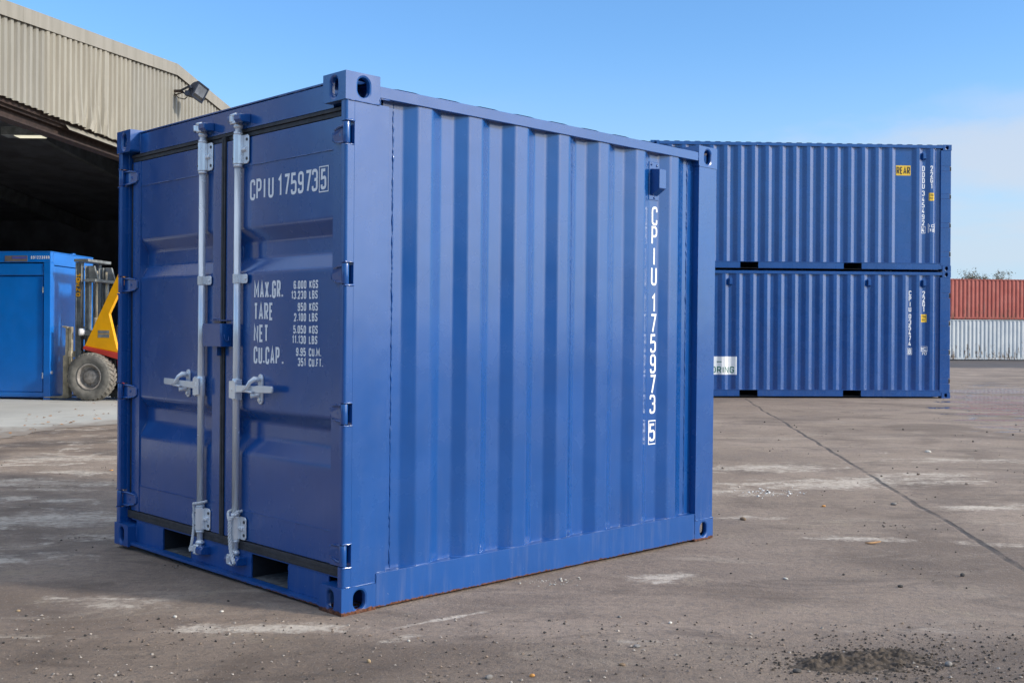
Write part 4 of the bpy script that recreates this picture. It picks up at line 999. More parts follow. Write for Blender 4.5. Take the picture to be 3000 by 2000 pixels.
def column(mb, prof, cx, items, h, t=0.0165):
    f = on_wall(prof)
    for (c, top) in items:
        w = {'I': 0.014, '1': 0.036}.get(c, 0.053); glyph(mb, c, h, t, lambda a, b, l, top=top, w=w: f(cx - w / 2 + a, top - h + b, l), w / (GL[c][0] * h))
upper, up_prof = twenty_foot(2.596, UP_B, 'upper container of the blue stack, with a yellow REAR sticker', (5.058, 5.556), (5.650,))
lower, lo_prof = twenty_foot(0.0, LO_B, 'lower container of the blue stack, with a white flooring sign on its side', None, (1.655, 4.519, 5.667))
q = 2.596
mb = MB(); column(mb, up_prof, 5.651, [(c, z - q) for c, z in (('D', 4.752), ('D', 4.628), ('D', 4.508), ('U', 4.391), ('3', 4.248), ('4', 4.125), ('5', 4.008), ('4', 3.888), ('9', 3.765), ('2', 3.643), ('4', 3.500))], 0.108)
frame_box(mb, 5.612, 5.694, 3.378 - q, 3.512 - q, 0.008, on_wall(up_prof)); mb.build('lettering', M['white_letter'], upper)
mb = MB(); column(mb, up_prof, 5.808, [(c, z - q) for c, z in (('2', 4.755), ('2', 4.631), ('G', 4.511), ('1', 4.390))], 0.108); mb.build('lettering', M['white_letter'], upper)
mb = MB(); f = on_wall(up_prof)
frame_box(mb, 5.748, 5.875, 3.388 - q, 3.568 - q, 0.009, f); stroke(mb, [Vector((5.755, 3.478 - q)), Vector((5.868, 3.478 - q))], False, 0.008, f, 0.0006)
text(mb, 'I', 0.066, 0.012, f, 5.764, 3.491 - q); text(mb, 'C', 0.058, 0.012, f, 5.802, 3.494 - q, ws=2.0); text(mb, '70', 0.062, 0.012, f, 5.760, 3.402 - q, 0.014, 1.6)
mb.build('lettering', M['white_letter'], upper)
def sticker(t, prof, x0, x1, z0, z1):
    mb = MB(); decal(mb, prof, x0, x1, z0, z1); s_ = mb.build('height_sticker', M['yellow_sign'], t)
    mb = MB(); f = on_wall(prof, 0.003); h = (z1 - z0) * 0.26
    text(mb, '2.6m', h, 0.006, f, (x0 + x1) / 2, z0 + (z1 - z0) * 0.6, 0.005, 1.0, 'c'); text(mb, "8'6''", h, 0.006, f, (x0 + x1) / 2, z0 + (z1 - z0) * 0.17, 0.006, 1.1, 'c')
    mb.build('lettering', M['black_letter'], s_)
sticker(upper, up_prof, 5.754, 5.864, 4.040 - q, 4.200 - q); sticker(lower, lo_prof, 5.615, 5.733, 1.555, 1.718)
mb = MB(); decal(mb, up_prof, 5.074, 5.381, 4.552 - q, 4.757 - q); s_ = mb.build('rear_sticker', M['yellow_sign'], upper)
mb = MB(); text(mb, 'REAR', 0.148, 0.022, on_wall(up_prof, 0.003), 5.2275, 4.580 - q, 0.011, 0.92, 'c'); mb.build('lettering', M['black_letter'], s_)
mb = MB(); column(mb, lo_prof, 5.386, (('C', 2.200), ('P', 2.087), ('I', 1.975), ('U', 1.868), ('0', 1.725), ('3', 1.606), ('5', 1.494), ('4', 1.387), ('7', 1.277), ('4', 1.170), ('8', 1.012)), 0.104)
frame_box(mb, 5.347, 5.428, 0.896, 1.024, 0.008, on_wall(lo_prof)); mb.build('lettering', M['white_letter'], lower)
mb = MB(); column(mb, lo_prof, 5.672, (('2', 2.194), ('2', 2.083), ('G', 1.977), ('1', 1.867)), 0.104); mb.build('lettering', M['white_letter'], lower)
mb = MB(); f = on_wall(lo_prof); frame_box(mb, 5.618, 5.742, 0.962, 1.058, 0.008, f)
text(mb, 'I', 0.07, 0.02, f, 5.634, 0.975); text(mb, 'C', 0.058, 0.012, f, 5.672, 0.981, ws=2.0); text(mb, '70', 0.062, 0.012, f, 5.632, 0.885, 0.014, 1.6); mb.build('lettering', M['white_letter'], lower)
mb = MB(); decal(mb, lo_prof, 0.72, 1.790, 0.468, 0.834); s_ = mb.build('flooring_sign', M['white_sign'], lower)
mb = MB(); f = on_wall(lo_prof, 0.003); text(mb, 'FLOORING', 0.128, 0.020, f, 1.738, 0.502, 0.022, 1.42, 'r'); stroke(mb, [Vector((1.388, 0.727)), Vector((1.48, 0.727))], False, 0.016, f, 0); mb.build('lettering', M['green_letter'], s_)

# ------------------------------------------------------------------ the old red and white containers far behind
def long_container(loc, yaw, mat, label, pitch, ph):
    L, H, D = 12.19, 2.591, 2.438
    t = empty('shipping_container', loc, (0, 0, yaw)); tag(t, label, 'shipping container', 'old containers at the far end of the yard')
    prof = [(0.12, 0.03)]; x = 0.2 + ph
    while x < L - 0.4: prof += [(x, 0.046), (x + 0.055, 0.010), (x + 0.150, 0.010), (x + 0.205, 0.046)]; x += pitch
    prof += [(L - 0.12, 0.03)]
    for (yo, sy) in ((0, 1), (D, -1)):
        Y = lambda a: yo + sy * a
        mb = MB(); corrugated(mb, prof, 0.15, 2.53, lambda u, d, q: (u, Y(d), q), 0.012); mb.build('side_panel', mat, t)
        MB().box(0.15, L - 0.15, Y(0.0), Y(0.06), 2.525, 2.58).build('top_rail', mat, t, 0.004, 1)
        MB().box(0.15, L - 0.15, Y(0.0), Y(0.05), 0.035, 0.155).build('bottom_rail', mat, t, 0.004, 1)
        for x in (0.0, L - 0.16): MB().box(x, x + 0.16, Y(0.002), Y(0.14), 0.117, H - 0.117).build('corner_post', mat, t, 0.004, 1)
    for (x, sx) in ((0, 1), (L, -1)):
        for (y, sy) in ((0, 1), (D, -1)): casting(t, x, sx, y, sy, 0, 1, mat=mat); casting(t, x, sx, y, sy, H, -1, mat=mat)
        MB().box(x + sx * 0.03, x + sx * 0.07, 0.14, D - 0.14, 0.05, 2.55).build('end_wall', mat, t)
    mb = MB(); rp = [(0.15, 0.0)]; x = 0.3
    while x < L - 0.3: rp += [(x, 0), (x + 0.03, 0.018), (x + 0.11, 0.018), (x + 0.14, 0)]; x += 0.209
    rp += [(L - 0.15, 0)]; n = len(rp)
    mb.add([(p[0], yy, 2.582 + p[1]) for yy in (0.02, D - 0.02) for p in rp], [(i, i + 1, n + i + 1, n + i) for i in range(n - 1)]); mb.build('roof', mat, t)
    return t
FX, FY, FYAW = 24.6, 69.3, R(6.5)
long_container((FX, FY, 0.03), FYAW, M['white_wall'], 'rust-streaked pale grey container at ground level, under the red one', 0.277, 0.05)
long_container((FX - 0.05, FY - 0.03, 2.625), FYAW, M['red_wall'], 'faded red container stacked on top of the pale grey one', 0.277, 0.0)

# ------------------------------------------------------------------ bare autumn trees beyond them
def leaf_mat(name, a, b_):
    m, nt, b = new_mat(name); oi = world_pos(nt)
    nt.links.new(mix(nt, ramp(nt, noise(nt, oi, 2.5, 4), 0.35, 0.65), a, b_), b.inputs['Base Color']); b.inputs['Roughness'].default_value = 0.7
    return m
M['bark'] = simple('grey_brown_bark', (0.075, 0.062, 0.05), 0.9, 0, 0.3, 10)
M['leaf'] = leaf_mat('dull_olive_leaves', (0.055, 0.055, 0.03), (0.12, 0.085, 0.035))
def tree(loc, H, rad, seed, label, leaves, rx=0.8):
    rnd = random.Random(seed)
    t = empty('tree', loc); tag(t, label, 'tree', 'trees beyond the old containers')
    mb = MB(); tips = []
    mb.tube([(0, 0, 0), (0.05, 0.02, H * 0.2), (0, 0.03, H * 0.42)], [0.16, 0.12, 0.09], 8)
    def branch(p, d, L, r, lev):
        pts = [p]; q = Vector(p); dd = Vector(d)
        for k in range(4):
            dd = (dd + Vector((rnd.uniform(-.3, .3), rnd.uniform(-.3, .3), rnd.uniform(-.02, .25)))).normalized(); q = q + dd * L / 4; pts.append(q.copy())
        mb.tube(pts, [r * (1 - 0.18 * k) for k in range(5)], 5, False)
        if lev >= 3: tips.append((pts[-1], dd)); tips.append((pts[2], dd)); return
        for k in range(3 if lev else 4):
            a = pts[rnd.choice((2, 3, 4))]; nd = (dd + Vector((rnd.uniform(-1, 1), rnd.uniform(-1, 1), rnd.uniform(-.1, .7))) * 0.9).normalized(); branch(a, nd, L * rnd.uniform(0.55, 0.75), r * 0.55, lev + 1)
    for k in range(5):
        a = k * 1.257 + rnd.uniform(-.3, .3); branch(Vector((0, 0.02, H * rnd.uniform(0.28, 0.42))), Vector((math.cos(a) * 0.8, math.sin(a) * 0.8, 1.0)).normalized(), H * 0.30, 0.055, 0)
    zmax = max(p.z for p, _ in tips); k = H / zmax
    mb.v = [(x * rad, y * rad, z * k) for x, y, z in mb.v]
    mb.build('trunk', M['bark'], t)
    mb = MB()
    clumps = [Vector((rnd.gauss(0, .45) * rx, rnd.gauss(0, .45) * rx, H - 0.95 + rnd.uniform(-1.0, 0.85) * 0.9)) for _ in range(46)]
    for c0 in clumps:
        w_ = max(0.25, 1.0 - max(0.0, (c0.z - (H - 0.95)) / 0.95) ** 2) ** 0.5; c0.x *= w_; c0.y *= w_
        for _ in range(leaves * 3):
            c = c0 + Vector((rnd.gauss(0, .10), rnd.gauss(0, .10), rnd.gauss(0, .10)))
            u = Vector((rnd.uniform(-1, 1), rnd.uniform(-1, 1), rnd.uniform(-1, 1))).normalized(); w = u.orthogonal().normalized(); s_ = rnd.uniform(0.03, 0.065)
            mb.add([c - u * s_, c + w * s_ * 0.6, c + u * s_, c - w * s_ * 0.6], [(0, 1, 2, 3)])
    for (p, d) in tips:
        for _ in range(3):
            c = Vector((p.x * rad, p.y * rad, p.z * k)) + Vector((rnd.gauss(0, .16), rnd.gauss(0, .16), rnd.gauss(0, .15)))
            u = Vector((rnd.uniform(-1, 1), rnd.uniform(-1, 1), rnd.uniform(-1, 1))).normalized(); w = u.orthogonal().normalized(); s_ = rnd.uniform(0.05, 0.10)
            mb.add([c - u * s_, c + w * s_ * 0.6, c + u * s_, c - w * s_ * 0.6], [(0, 1, 2, 3)])
    mb.build('crown', M['leaf'], t)
TY = 96.0
for (px, top, rad, seed, lab, lv, rx) in ((2840, 7.55, 0.34, 3, 'olive-leaved tree nearest the blue stack, showing over the red container', 12, 0.75), (2878, 7.35, 0.28, 5, 'lower tree between two others beyond the red container', 9, 0.6), (2925, 7.50, 0.46, 8, 'widest and barest tree over the red container, its twigs showing', 7, 1.05)):
    tree(((px - 1500) / 3190.0 * TY, TY, 0.0), top, rad, seed, lab, lv, rx)

# ------------------------------------------------------------------ the shed on the left: gable end with a wide opening
# local axes: x along the gable (away from the camera), y into the shed, z up
GX, GY = -7.053, 15.0
GT = Vector((0.1160, 0.9932, 0)); GN = Vector((0.9932, -0.1160, 0)); GYAW = math.atan2(GT.y, GT.x)
shed = empty('industrial_shed', (GX, GY, 0), (0, 0, GYAW))
tag(shed, 'large shed with a beige corrugated gable over a wide dark opening', 'building')
RIDGE_S, RIDGE_Z, PITCH = 5.585, 6.304, 0.096
def roof_z(s_): return RIDGE_Z - PITCH * abs(s_ - RIDGE_S)
LINTEL = 4.44
S0, S1 = -8.4, 19.6; OP0, OP1 = -7.6, 10.5
RP = 0.158
def clad(mb, sa, sb, zlo, zhi, y=0.0, dent=False):
    """trapezoid-ribbed sheet between sa and sb; ribs stand 32 mm proud"""
    x = sa; prof = []
    while x < sb - 0.02:
        e = min(x + RP, sb)
        prof += [(x, y), (x + 0.022, y - 0.040), (x + 0.088, y - 0.040), (x + 0.110, y)]; x += RP
    prof.append((sb, y)); prof = [p for p in prof if p[0] <= sb + 1e-6]
    rows = [0, 0.12, 0.3, 0.5, 0.7, 0.88, 1.0] if dent else [0, 1.0]
    n = len(prof); vs = []
    for r in rows:
        for p in prof:
            zb = zlo(p[0]) if callable(zlo) else zlo; zt = zhi(p[0]) if callable(zhi) else zhi
            if r == 0 and dent: zb += random.uniform(-0.012, 0.012)
            z = zb + (zt - zb) * r; yy = p[1]
            if dent and r < 0.9:
                yy += 0.035 * math.exp(-((p[0] - 2.62) / 0.16) ** 2 - ((r - 0.42) / 0.35) ** 2) + 0.03 * math.sin(p[0] * 23 + r * 9) * math.exp(-((p[0] - 2.5) / 0.6) ** 2 - (r / 0.28) ** 2) - 0.05 * math.exp(-((p[0] - 1.95) / 0.10) ** 2 - (r / 0.25) ** 2)
            vs.append((p[0], yy, z))
    mb.add(vs, [(r * n + i, r * n + i + 1, (r + 1) * n + i + 1, (r + 1) * n + i) for r in range(len(rows) - 1) for i in range(n - 1)])
top = lambda s_: roof_z(s_) - 0.10
for (sa, sb, mat, yo, dent, zl) in ((S0, 1.034, 'clad_grey', -0.004, False, LINTEL + 0.02), (1.034, 2.870, 'clad_beige', -0.024, True, LINTEL), (2.870, 3.826, 'clad_beige', -0.010, True, LINTEL), (3.826, OP1, 'clad_grey', 0.0, False, LINTEL), (OP1, S1, 'clad_grey', 0.0, False, 0.1)):
    mb = MB(); clad(mb, sa, sb, zl, top, yo, dent); mb.build('cladding', M[mat], shed)
mb = MB(); clad(mb, S0, OP0, 0.1, LINTEL, 0.002); mb.build('cladding', M['clad_grey'], shed)
# verge flashing following the roof, in lapped lengths
cuts = [S0, -5.6, -2.6, 0.40, 2.55, 4.55, RIDGE_S]
for i in range(len(cuts) - 1):
    a, b = cuts[i], cuts[i + 1]; k = 0.002 * (i % 2)
    mb = MB(); mb.prism([(a, roof_z(a) - 0.215), (b, roof_z(b) - 0.215), (b, roof_z(b)), (a, roof_z(a))], -0.078 - k, -0.072 - k, lambda u, v, w: (u, w, v))
    mb.prism([(a, roof_z(a) - 0.004), (b, roof_z(b) - 0.004), (b, roof_z(b)), (a, roof_z(a))], -0.0715 - k, 0.25, lambda u, v, w: (u, w, v))
    mb.build('verge_flashing', M['fascia'], shed)
cuts = [RIDGE_S + 0.001, 8.4, 11.6, 15.0, S1]
for i in range(len(cuts) - 1):
    a, b = cuts[i], cuts[i + 1]; k = 0.002 * (i % 2)
    mb = MB(); mb.prism([(a, roof_z(a) - 0.215), (b, roof_z(b) - 0.215), (b, roof_z(b)), (a, roof_z(a))], -0.078 - k, -0.072 - k, lambda u, v, w: (u, w, v))
    mb.prism([(a, roof_z(a) - 0.004), (b, roof_z(b) - 0.004), (b, roof_z(b)), (a, roof_z(a))], -0.0715 - k, 0.25, lambda u, v, w: (u, w, v))
    mb.build('verge_flashing', M['fascia'], shed)
# rusty door-head beam and the bent flashing under the sheets
mb = MB(); mb.box(OP0, OP1, 0.10, 0.30, 4.36, 4.40); mb.box(OP0, OP1, 0.185, 0.20, 4.24, 4.36); mb.box(OP0, OP1, 0.10, 0.30, 4.215, 4.24); mb.box(OP0, OP1, 0.045, 0.10, 4.40, 4.60); mb.build('lintel_beam', M['rusty_steel'], shed)
mb = MB(); mb.prism([(-0.022, 4.335), (-0.016, 4.335), (0.075, 4.45), (0.069, 4.455)], 1.765, 7.6, lambda u, v, w: (w, u, v)); mb.build('head_flashing', M['fascia'], shed)
# shell behind: roof, side walls, back wall, frames
DEP = 26.0
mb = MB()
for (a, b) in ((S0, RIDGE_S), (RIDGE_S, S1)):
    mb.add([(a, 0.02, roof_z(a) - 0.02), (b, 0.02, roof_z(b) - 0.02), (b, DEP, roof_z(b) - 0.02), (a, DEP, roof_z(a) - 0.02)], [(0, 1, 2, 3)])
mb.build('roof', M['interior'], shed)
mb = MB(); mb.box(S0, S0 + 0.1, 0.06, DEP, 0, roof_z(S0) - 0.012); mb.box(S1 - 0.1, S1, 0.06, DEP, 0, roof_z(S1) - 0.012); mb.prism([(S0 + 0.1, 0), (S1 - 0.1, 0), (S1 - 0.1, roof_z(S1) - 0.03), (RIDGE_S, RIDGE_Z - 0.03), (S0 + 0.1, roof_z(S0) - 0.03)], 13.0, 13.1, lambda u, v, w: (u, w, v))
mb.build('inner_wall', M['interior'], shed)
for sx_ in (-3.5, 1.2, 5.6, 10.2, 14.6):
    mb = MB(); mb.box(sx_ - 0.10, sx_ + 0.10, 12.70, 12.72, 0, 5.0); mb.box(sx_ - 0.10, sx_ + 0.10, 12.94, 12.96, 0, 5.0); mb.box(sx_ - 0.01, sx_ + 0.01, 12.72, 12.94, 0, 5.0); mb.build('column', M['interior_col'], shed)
for zz in (1.6, 2.9, 4.1):
    mb = MB(); mb.box(S0 + 0.1, S1 - 0.1, 12.965, 12.995, zz, zz + 0.14); mb.build('wall_rail', M['interior_col'], shed)
for yy in (4.5, 9.0):
    for (a, b) in ((S0 + 0.1, RIDGE_S), (RIDGE_S, S1 - 0.1)):
        mb = MB(); mb.prism([(a, roof_z(a) - 0.42), (b, roof_z(b) - 0.42), (b, roof_z(b) - 0.06), (a, roof_z(a) - 0.06)], yy, yy + 0.14, lambda u, v, w: (u, w, v)); mb.build('rafter', M['interior_col'], shed)

# ------------------------------------------------------------------ floodlight on the gable
def gpt(s_, out, z): v = Vector((GX, GY, 0)) + GT * s_ + GN * out; return Vector((v.x, v.y, z))
fl = empty('floodlight', gpt(5.515, 0.034, 5.774)); tag(fl, 'grey rectangular floodlight on a rusty bracket high on the shed gable', 'floodlight')
off = fl.location
ew = Vector((0.166, 0.34, -0.123)).normalized(); en = Vector((0.81, -0.506, -0.30)).normalized(); eh = en.cross(ew).normalized()
if eh.z > 0: eh = -eh
ew = eh.cross(en).normalized()
if ew.y < 0: ew = -ew
C0 = Vector((-5.885, 20.43, 5.748)) - off
P3 = lambda a, b, c: C0 + ew * a + eh * b + en * c
mb = MB()
hw, hh_ = 0.150, 0.158
prof = [(-hh_, 0.0), (-hh_, -0.03)] + [(-hh_ + 0.015 + 0.19 * (1 - math.cos(R(a))) * 0.72, -0.03 - 0.13 * math.sin(R(a))) for a in (15, 30, 50, 70, 90)] + [(0.09, -0.145), (0.13, -0.08), (hh_, -0.03), (hh_, 0.0)]
mb.prism(prof, -hw + 0.012, hw - 0.012, lambda b, c, a: P3(a, b, c))
mb.build('lamp_housing', M['flood_body'], fl, 0.006, 2)
mb = MB()
for (a0, a1, b0, b1) in ((-hw, hw, -hh_, -hh_ + 0.028), (-hw, hw, hh_ - 0.03, hh_), (-hw, -hw + 0.028, -hh_ + 0.028, hh_ - 0.03), (hw - 0.028, hw, -hh_ + 0.028, hh_ - 0.03)):
    mb.prism([(a0, b0), (a1, b0), (a1, b1), (a0, b1)], 0.001, 0.028, lambda a, b, c: P3(a, b, c))
mb.build('front_frame', M['flood_body'], fl, 0.004, 1)
mb = MB(); mb.prism([(-hw + .028, -hh_ + .028), (hw - .028, -hh_ + .028), (hw - .028, hh_ * 0.42), (-hw + .028, hh_ * 0.42)], 0.002, 0.012, lambda a, b, c: P3(a, b, c)); mb.build('lens', M['flood_glass'], fl)
mb = MB(); mb.prism([(-hw + .028, hh_ * 0.42), (hw - .028, hh_ * 0.42), (hw - .028, hh_ - 0.03), (-hw + .028, hh_ - 0.03)], 0.002, 0.010, lambda a, b, c: P3(a, b, c)); mb.build('gear_cover', M['black_plastic'], fl)
mb = MB(); A = lambda s_, o, z: gpt(s_, o, z) - off
mb.tube([A(5.515, 0.0, 5.64), A(5.515, 0.0, 5.90)], 0.022, 6, smooth=False); mb.tube([A(5.515, 0.0, 5.775), A(5.50, 0.20, 5.775)], 0.032, 4, smooth=False); mb.tube([A(5.515, 0.0, 5.69), A(5.50, 0.22, 5.745)], 0.012, 6)
mb.build('wall_bracket', M['rusty_steel'], fl)
mb = MB(); mb.tube([A(5.50, 0.18, 5.785), P3(-hw - 0.03, -0.01, -0.10), P3(-hw - 0.02, 0.03, -0.05)], 0.022, 4, smooth=False); mb.tube([A(5.52, 0.19, 5.77), P3(-0.10, 0.16, -0.14), P3(0.05, hh_ * 0.7, -0.11)], 0.020, 4, smooth=False)
mb.box(*[c for k in range(3) for c in ((P3(-0.12, 0.12, -0.13)[k] - 0.045), (P3(-0.12, 0.12, -0.13)[k] + 0.045))]); mb.build('stirrup', M['flood_body'], fl)
mb = MB(); mb.tube([A(5.515, 0.01, 5.76), A(5.56, 0.10, 5.66), A(5.60, 0.20, 5.64), P3(-0.10, 0.19, -0.13)], 0.010, 6); mb.build('cable', M['black_plastic'], fl)

# ------------------------------------------------------------------ lamp hanging just inside the opening
lp = empty('hanging_lamp', (-8.54, 19.05, 4.70)); tag(lp, 'dark box lamp with a glowing lens, hung inside the shed opening', 'lamp')
mb = MB(); mb.box(-0.36, 0.345, -0.14, 0.14, -0.055, 0.10); mb.box(-0.02, 0.02, -0.02, 0.02, 0.10, 1.2); mb.build('lamp_housing', M['mast_steel'], lp, 0.006, 1)
mb = MB(); mb.prism([(-0.14, -0.12), (0.33, -0.12), (0.33, 0.12), (-0.14, 0.12)], -0.062, -0.0555, lambda a, b, c: (a, b, c)); mb.build('lens', M['lamp_glow'], lp)
mb = MB()
for i in range(3):
    for j in range(3): mb.box(0.3455, 0.349, -0.11 + i * 0.075, -0.06 + i * 0.075, -0.025 + j * 0.036, -0.010 + j * 0.036)
mb.build('vent_slot', M['lamp_glow'], lp)

# ------------------------------------------------------------------ bright blue steel cabin inside the opening
# local axes: x along its front (right edge at 0), y towards its back
cb = empty('steel_cabin', (-8.40, 19.80, 0.005), (0, 0, math.atan2(GN.y, GN.x))); tag(cb, 'bright blue steel cabin with a plain door, numbered 091223600', 'cabin')
CB = M['cabin_blue']; cw, cd, ch = 2.45, 1.55, 2.685
mb = MB()
mb.box(-0.130, 0, 0, 0.14, 0, ch - 0.186); mb.box(-cw, -cw + 0.13, 0, 0.14, 0, ch - 0.186); mb.box(-0.10, 0, cd - 0.12, cd, 0, ch - 0.186); mb.box(-cw, -cw + 0.1, cd - 0.12, cd, 0, ch - 0.186); mb.build('frame_post', CB, cb, 0.008, 2)
mb = MB(); mb.box(-cw, 0, 0.0, 0.10, ch - 0.1855, ch - 0.004); mb.build('head_panel', CB, cb, 0.005, 2)
mb = MB(); mb.box(-cw + 0.131, -0.1305, 0.012, 0.06, 0.055, 0.135); mb.box(-cw + 0.131, -0.1305, 0.075, 0.10, 0.03, 0.16); mb.build('bottom_rail', CB, cb, 0.004, 1)
mb = MB(); mb.box(-cw + 0.131, -0.145, 0.012, 0.05, 2.265, 2.480); mb.box(-0.1445, -0.131, 0.05, 0.07, 0.14, 2.495); mb.build('door_head', CB, cb, 0.010, 3)
mb = MB(); mb.box(-cw + 0.14, -0.158, 0.030, 0.060, 0.142, 2.250)
dr = mb.build('door', CB, cb, 0.006, 2)
for z in (2.0, 0.44): MB().tube([(-0.152, 0.020, z - 0.055), (-0.152, 0.020, z + 0.055)], 0.013, 10).build('hinge', M['galv'], dr)
mb = MB(); mb.box(-0.055, -0.002, 0.142, cd - 0.122, 0.0, 2.44); mb.box(-cw + .002, -cw + 0.05, 0.142, cd - 0.122, 0.0, 2.44); mb.box(-0.04, -0.0, 0.11, cd, 2.455, ch - 0.004); mb.box(-cw, -cw + .04, 0.11, cd, 2.455, ch - 0.004); mb.box(-cw + 0.11, -0.11, cd - 0.04, cd - 0.004, 0.02, ch - 0.01); mb.build('side_panel', CB, cb, 0.004, 1)
mb = MB(); mb.box(-cw - 0.006, 0.006, -0.006, cd + 0.004, ch - 0.0035, ch + 0.016); mb.box(-0.05, 0.004, 0.78, 0.88, ch + 0.0165, ch + 0.04); mb.build('roof', CB, cb, 0.004, 1)
mb = MB(); mb.box(-0.880, -0.445, -0.005, -0.0005, 2.515, 2.620); sg = mb.build('name_plate', M['brown_sign'], cb)
mb = MB(); mb.box(-0.740, -0.460, -0.008, -0.0055, 2.565, 2.600); mb.build('colour_band', M['sign_band'], sg)
mb = MB(); text(mb, '091223600', 0.056, 0.010, lambda a, b, l: (-0.376 + a, -0.002 - l, 2.560 + b), 0, 0, 0.0165, 1.0); mb.build('lettering', M['white_letter'], cb)
mb = MB(); mb.box(0.0005, 0.003, 0.02, 0.09, 0.47, 0.52); mb.build('sticker', M['galv'], cb)

# ------------------------------------------------------------------ forklift truck beside the cabin
# local axes: x forward (towards the cabin), y to its left (towards the camera), z up
fk = empty('forklift_truck', (-7.48, 20.07, 0.005), (0, 0, math.atan2(0.16, -0.987))); tag(fk, 'yellow and red forklift truck parked with its mast against the blue cabin', 'forklift')
def wheel(x, y, r, w, side, steer=False):
    z = r
    yo = y + side * w / 2; ax = (0, side, 0); c = (x, y, z)
    mb = MB()
    n = 64; h = w / 2
    prof = [(0.555 * r, h * 0.80), (0.60 * r, h * 0.96), (0.78 * r, h * 1.02), (0.90 * r, h * 0.96), (0.955 * r, h * 0.84), (0.955 * r, -h * 0.84), (0.90 * r, -h * 0.96), (0.6 * r, -h), (0.555 * r, -h * 0.8)]
    mb.lathe(prof, c, ax, n)
    k = 30
    for i in range(k):                                             # tread lugs
        a = 2 * math.pi * i / k; da = 2 * math.pi / k * 0.30
        for sg_ in (1, -1):
            sh = 0.12 * sg_
            q = []
            for (rr, hh2) in ((0.90 * r, h * 0.985), (0.998 * r, h * 0.80), (1.0 * r, 0.02 * h), (0.94 * r, 0.02 * h)):
                for s_ in (-1, 1):
                    aa = a + (0.5 * 2 * math.pi / k if sg_ < 0 else 0) + s_ * da + (0.10 if hh2 < 0.1 * h else 0)
                    q.append((x + rr * math.cos(aa), y + side * sg_ * hh2, z + rr * math.sin(aa)))
            mb.add(q, [(0, 1, 3, 2), (2, 3, 5, 4), (4, 5, 7, 6), (0, 2, 4, 6), (1, 7, 5, 3), (0, 6, 7, 1)])
    wv = MB(); wv.lathe([(0.56 * r, h * 0.82), (0.545 * r, h * 0.93), (0.50 * r, h * 0.90), (0.47 * r, h * 0.70), (0.44 * r, h * 0.25), (0.42 * r, 0.1 * h), (0.29 * r, 0.08 * h), (0.275 * r, h * 0.55), (0.24 * r, h * 0.66), (0.06 * r, h * 0.68), (0.0, h * 0.68)], c, ax, 40)
    t_ = wv.build('wheel', M['rim'], fk)
    mb.build('tyre', M['tyre'], t_)
    for i in range(8):
        a = 2 * math.pi * i / 8 + 0.2
        p = Vector((x + 0.36 * r * math.cos(a), y + side * 0.10 * h, z + 0.36 * r * math.sin(a))); MB().tube([p, p + Vector((0, side * 0.16 * h, 0))], 0.018, 6, smooth=False).build('wheel_nut', M['rim'], t_)
wheel(0.0, 0.48, 0.432, 0.25, 1); wheel(0.0, -0.48, 0.432, 0.25, -1); wheel(-1.75, 0.46, 0.33, 0.2, 1); wheel(-1.75, -0.46, 0.33, 0.2, -1)
G_ = M['mast_steel']
for y in (0.30, -0.30):
    s_ = 1 if y > 0 else -1
    mb = MB(); mb.box(0.315, 0.335, y - 0.045, y + 0.045, 0.12, 2.50); mb.box(0.215, 0.235, y - 0.045, y + 0.045, 0.12, 2.50); mb.box(0.235, 0.315, y - 0.010 * s_, y + 0.012 * s_, 0.12, 2.50); mb.build('mast_upright', G_, fk, 0.004, 1)
    mb = MB(); mb.box(0.150, 0.165, y - 0.07, y + 0.02, 0.10, 2.44); mb.box(0.075, 0.090, y - 0.07, y + 0.02, 0.10, 2.44); mb.box(0.090, 0.150, y - 0.035, y - 0.02, 0.10, 2.44); mb.build('mast_upright', G_, fk, 0.004, 1)
    mb = MB(); mb.prism([(0.08, 2.20), (-0.09, 2.20), (-0.02, 2.44), (0.08, 2.44)], y - 0.02, y + 0.02, lambda a, b, c: (a, c, b)); mb.build('mast_bracket', G_, fk, 0.004, 1)
    mb = MB(); mb.tube([(0.02, y * 0.55, 0.3), (0.02, y * 0.55, 1.5)], 0.045, 12); mb.tube([(0.02, y * 0.55, 1.5), (0.02, y * 0.55, 2.35)], 0.025, 12); mb.build('lift_cylinder', M['fork_steel'], fk)
mb = MB(); mb.box(0.05, 0.335, -0.40, 0.40, 2.505, 2.560); mb.build('mast_cross_member', G_, fk, 0.012, 2)
mb = MB(); mb.box(-0.09, 0.13, -0.40, 0.40, 2.145, 2.195); mb.build('mast_cross_member', G_, fk, 0.006, 1)
mb = MB(); mb.box(0.02, 0.22, -0.36, 0.36, 1.17, 1.27); mb.build('mast_cross_member', G_, fk, 0.006, 1)
mb = MB(); mb.tube([(0.19, 0.36, 2.14), (0.185, 0.37, 2.10), (0.185, 0.37, 0.9)], 0.010, 8); mb.tube([(-0.10, -0.1, 2.1), (-0.12, -0.1, 1.9), (-0.05, -0.05, 1.5)], 0.022, 8); mb.build('hydraulic_hose', M['black_plastic'], fk)
mb = MB()
for i, c in enumerate('OZMOL'):
    z = 1.88 + i * 0.092
    glyph(mb, c, 0.085, 0.020, lambda a, b, l, z=z: (0.235 + b * 1.0, 0.3455 + l, z + a), 1.7)
mb.build('lettering', M['yellow_paint'], fk)
mb = MB()
for z in (0.30, 0.78): mb.box(0.345, 0.41, -0.45, 0.45, z, z + 0.11)
for y in (0.40, -0.40): mb.box(0.350, 0.405, y - 0.03, y + 0.03, 0.30, 1.33)
mb.box(0.412, 0.44, -0.44, 0.44, 0.35, 0.42); mb.build('fork_carriage', M['fork_steel'], fk, 0.005, 1)
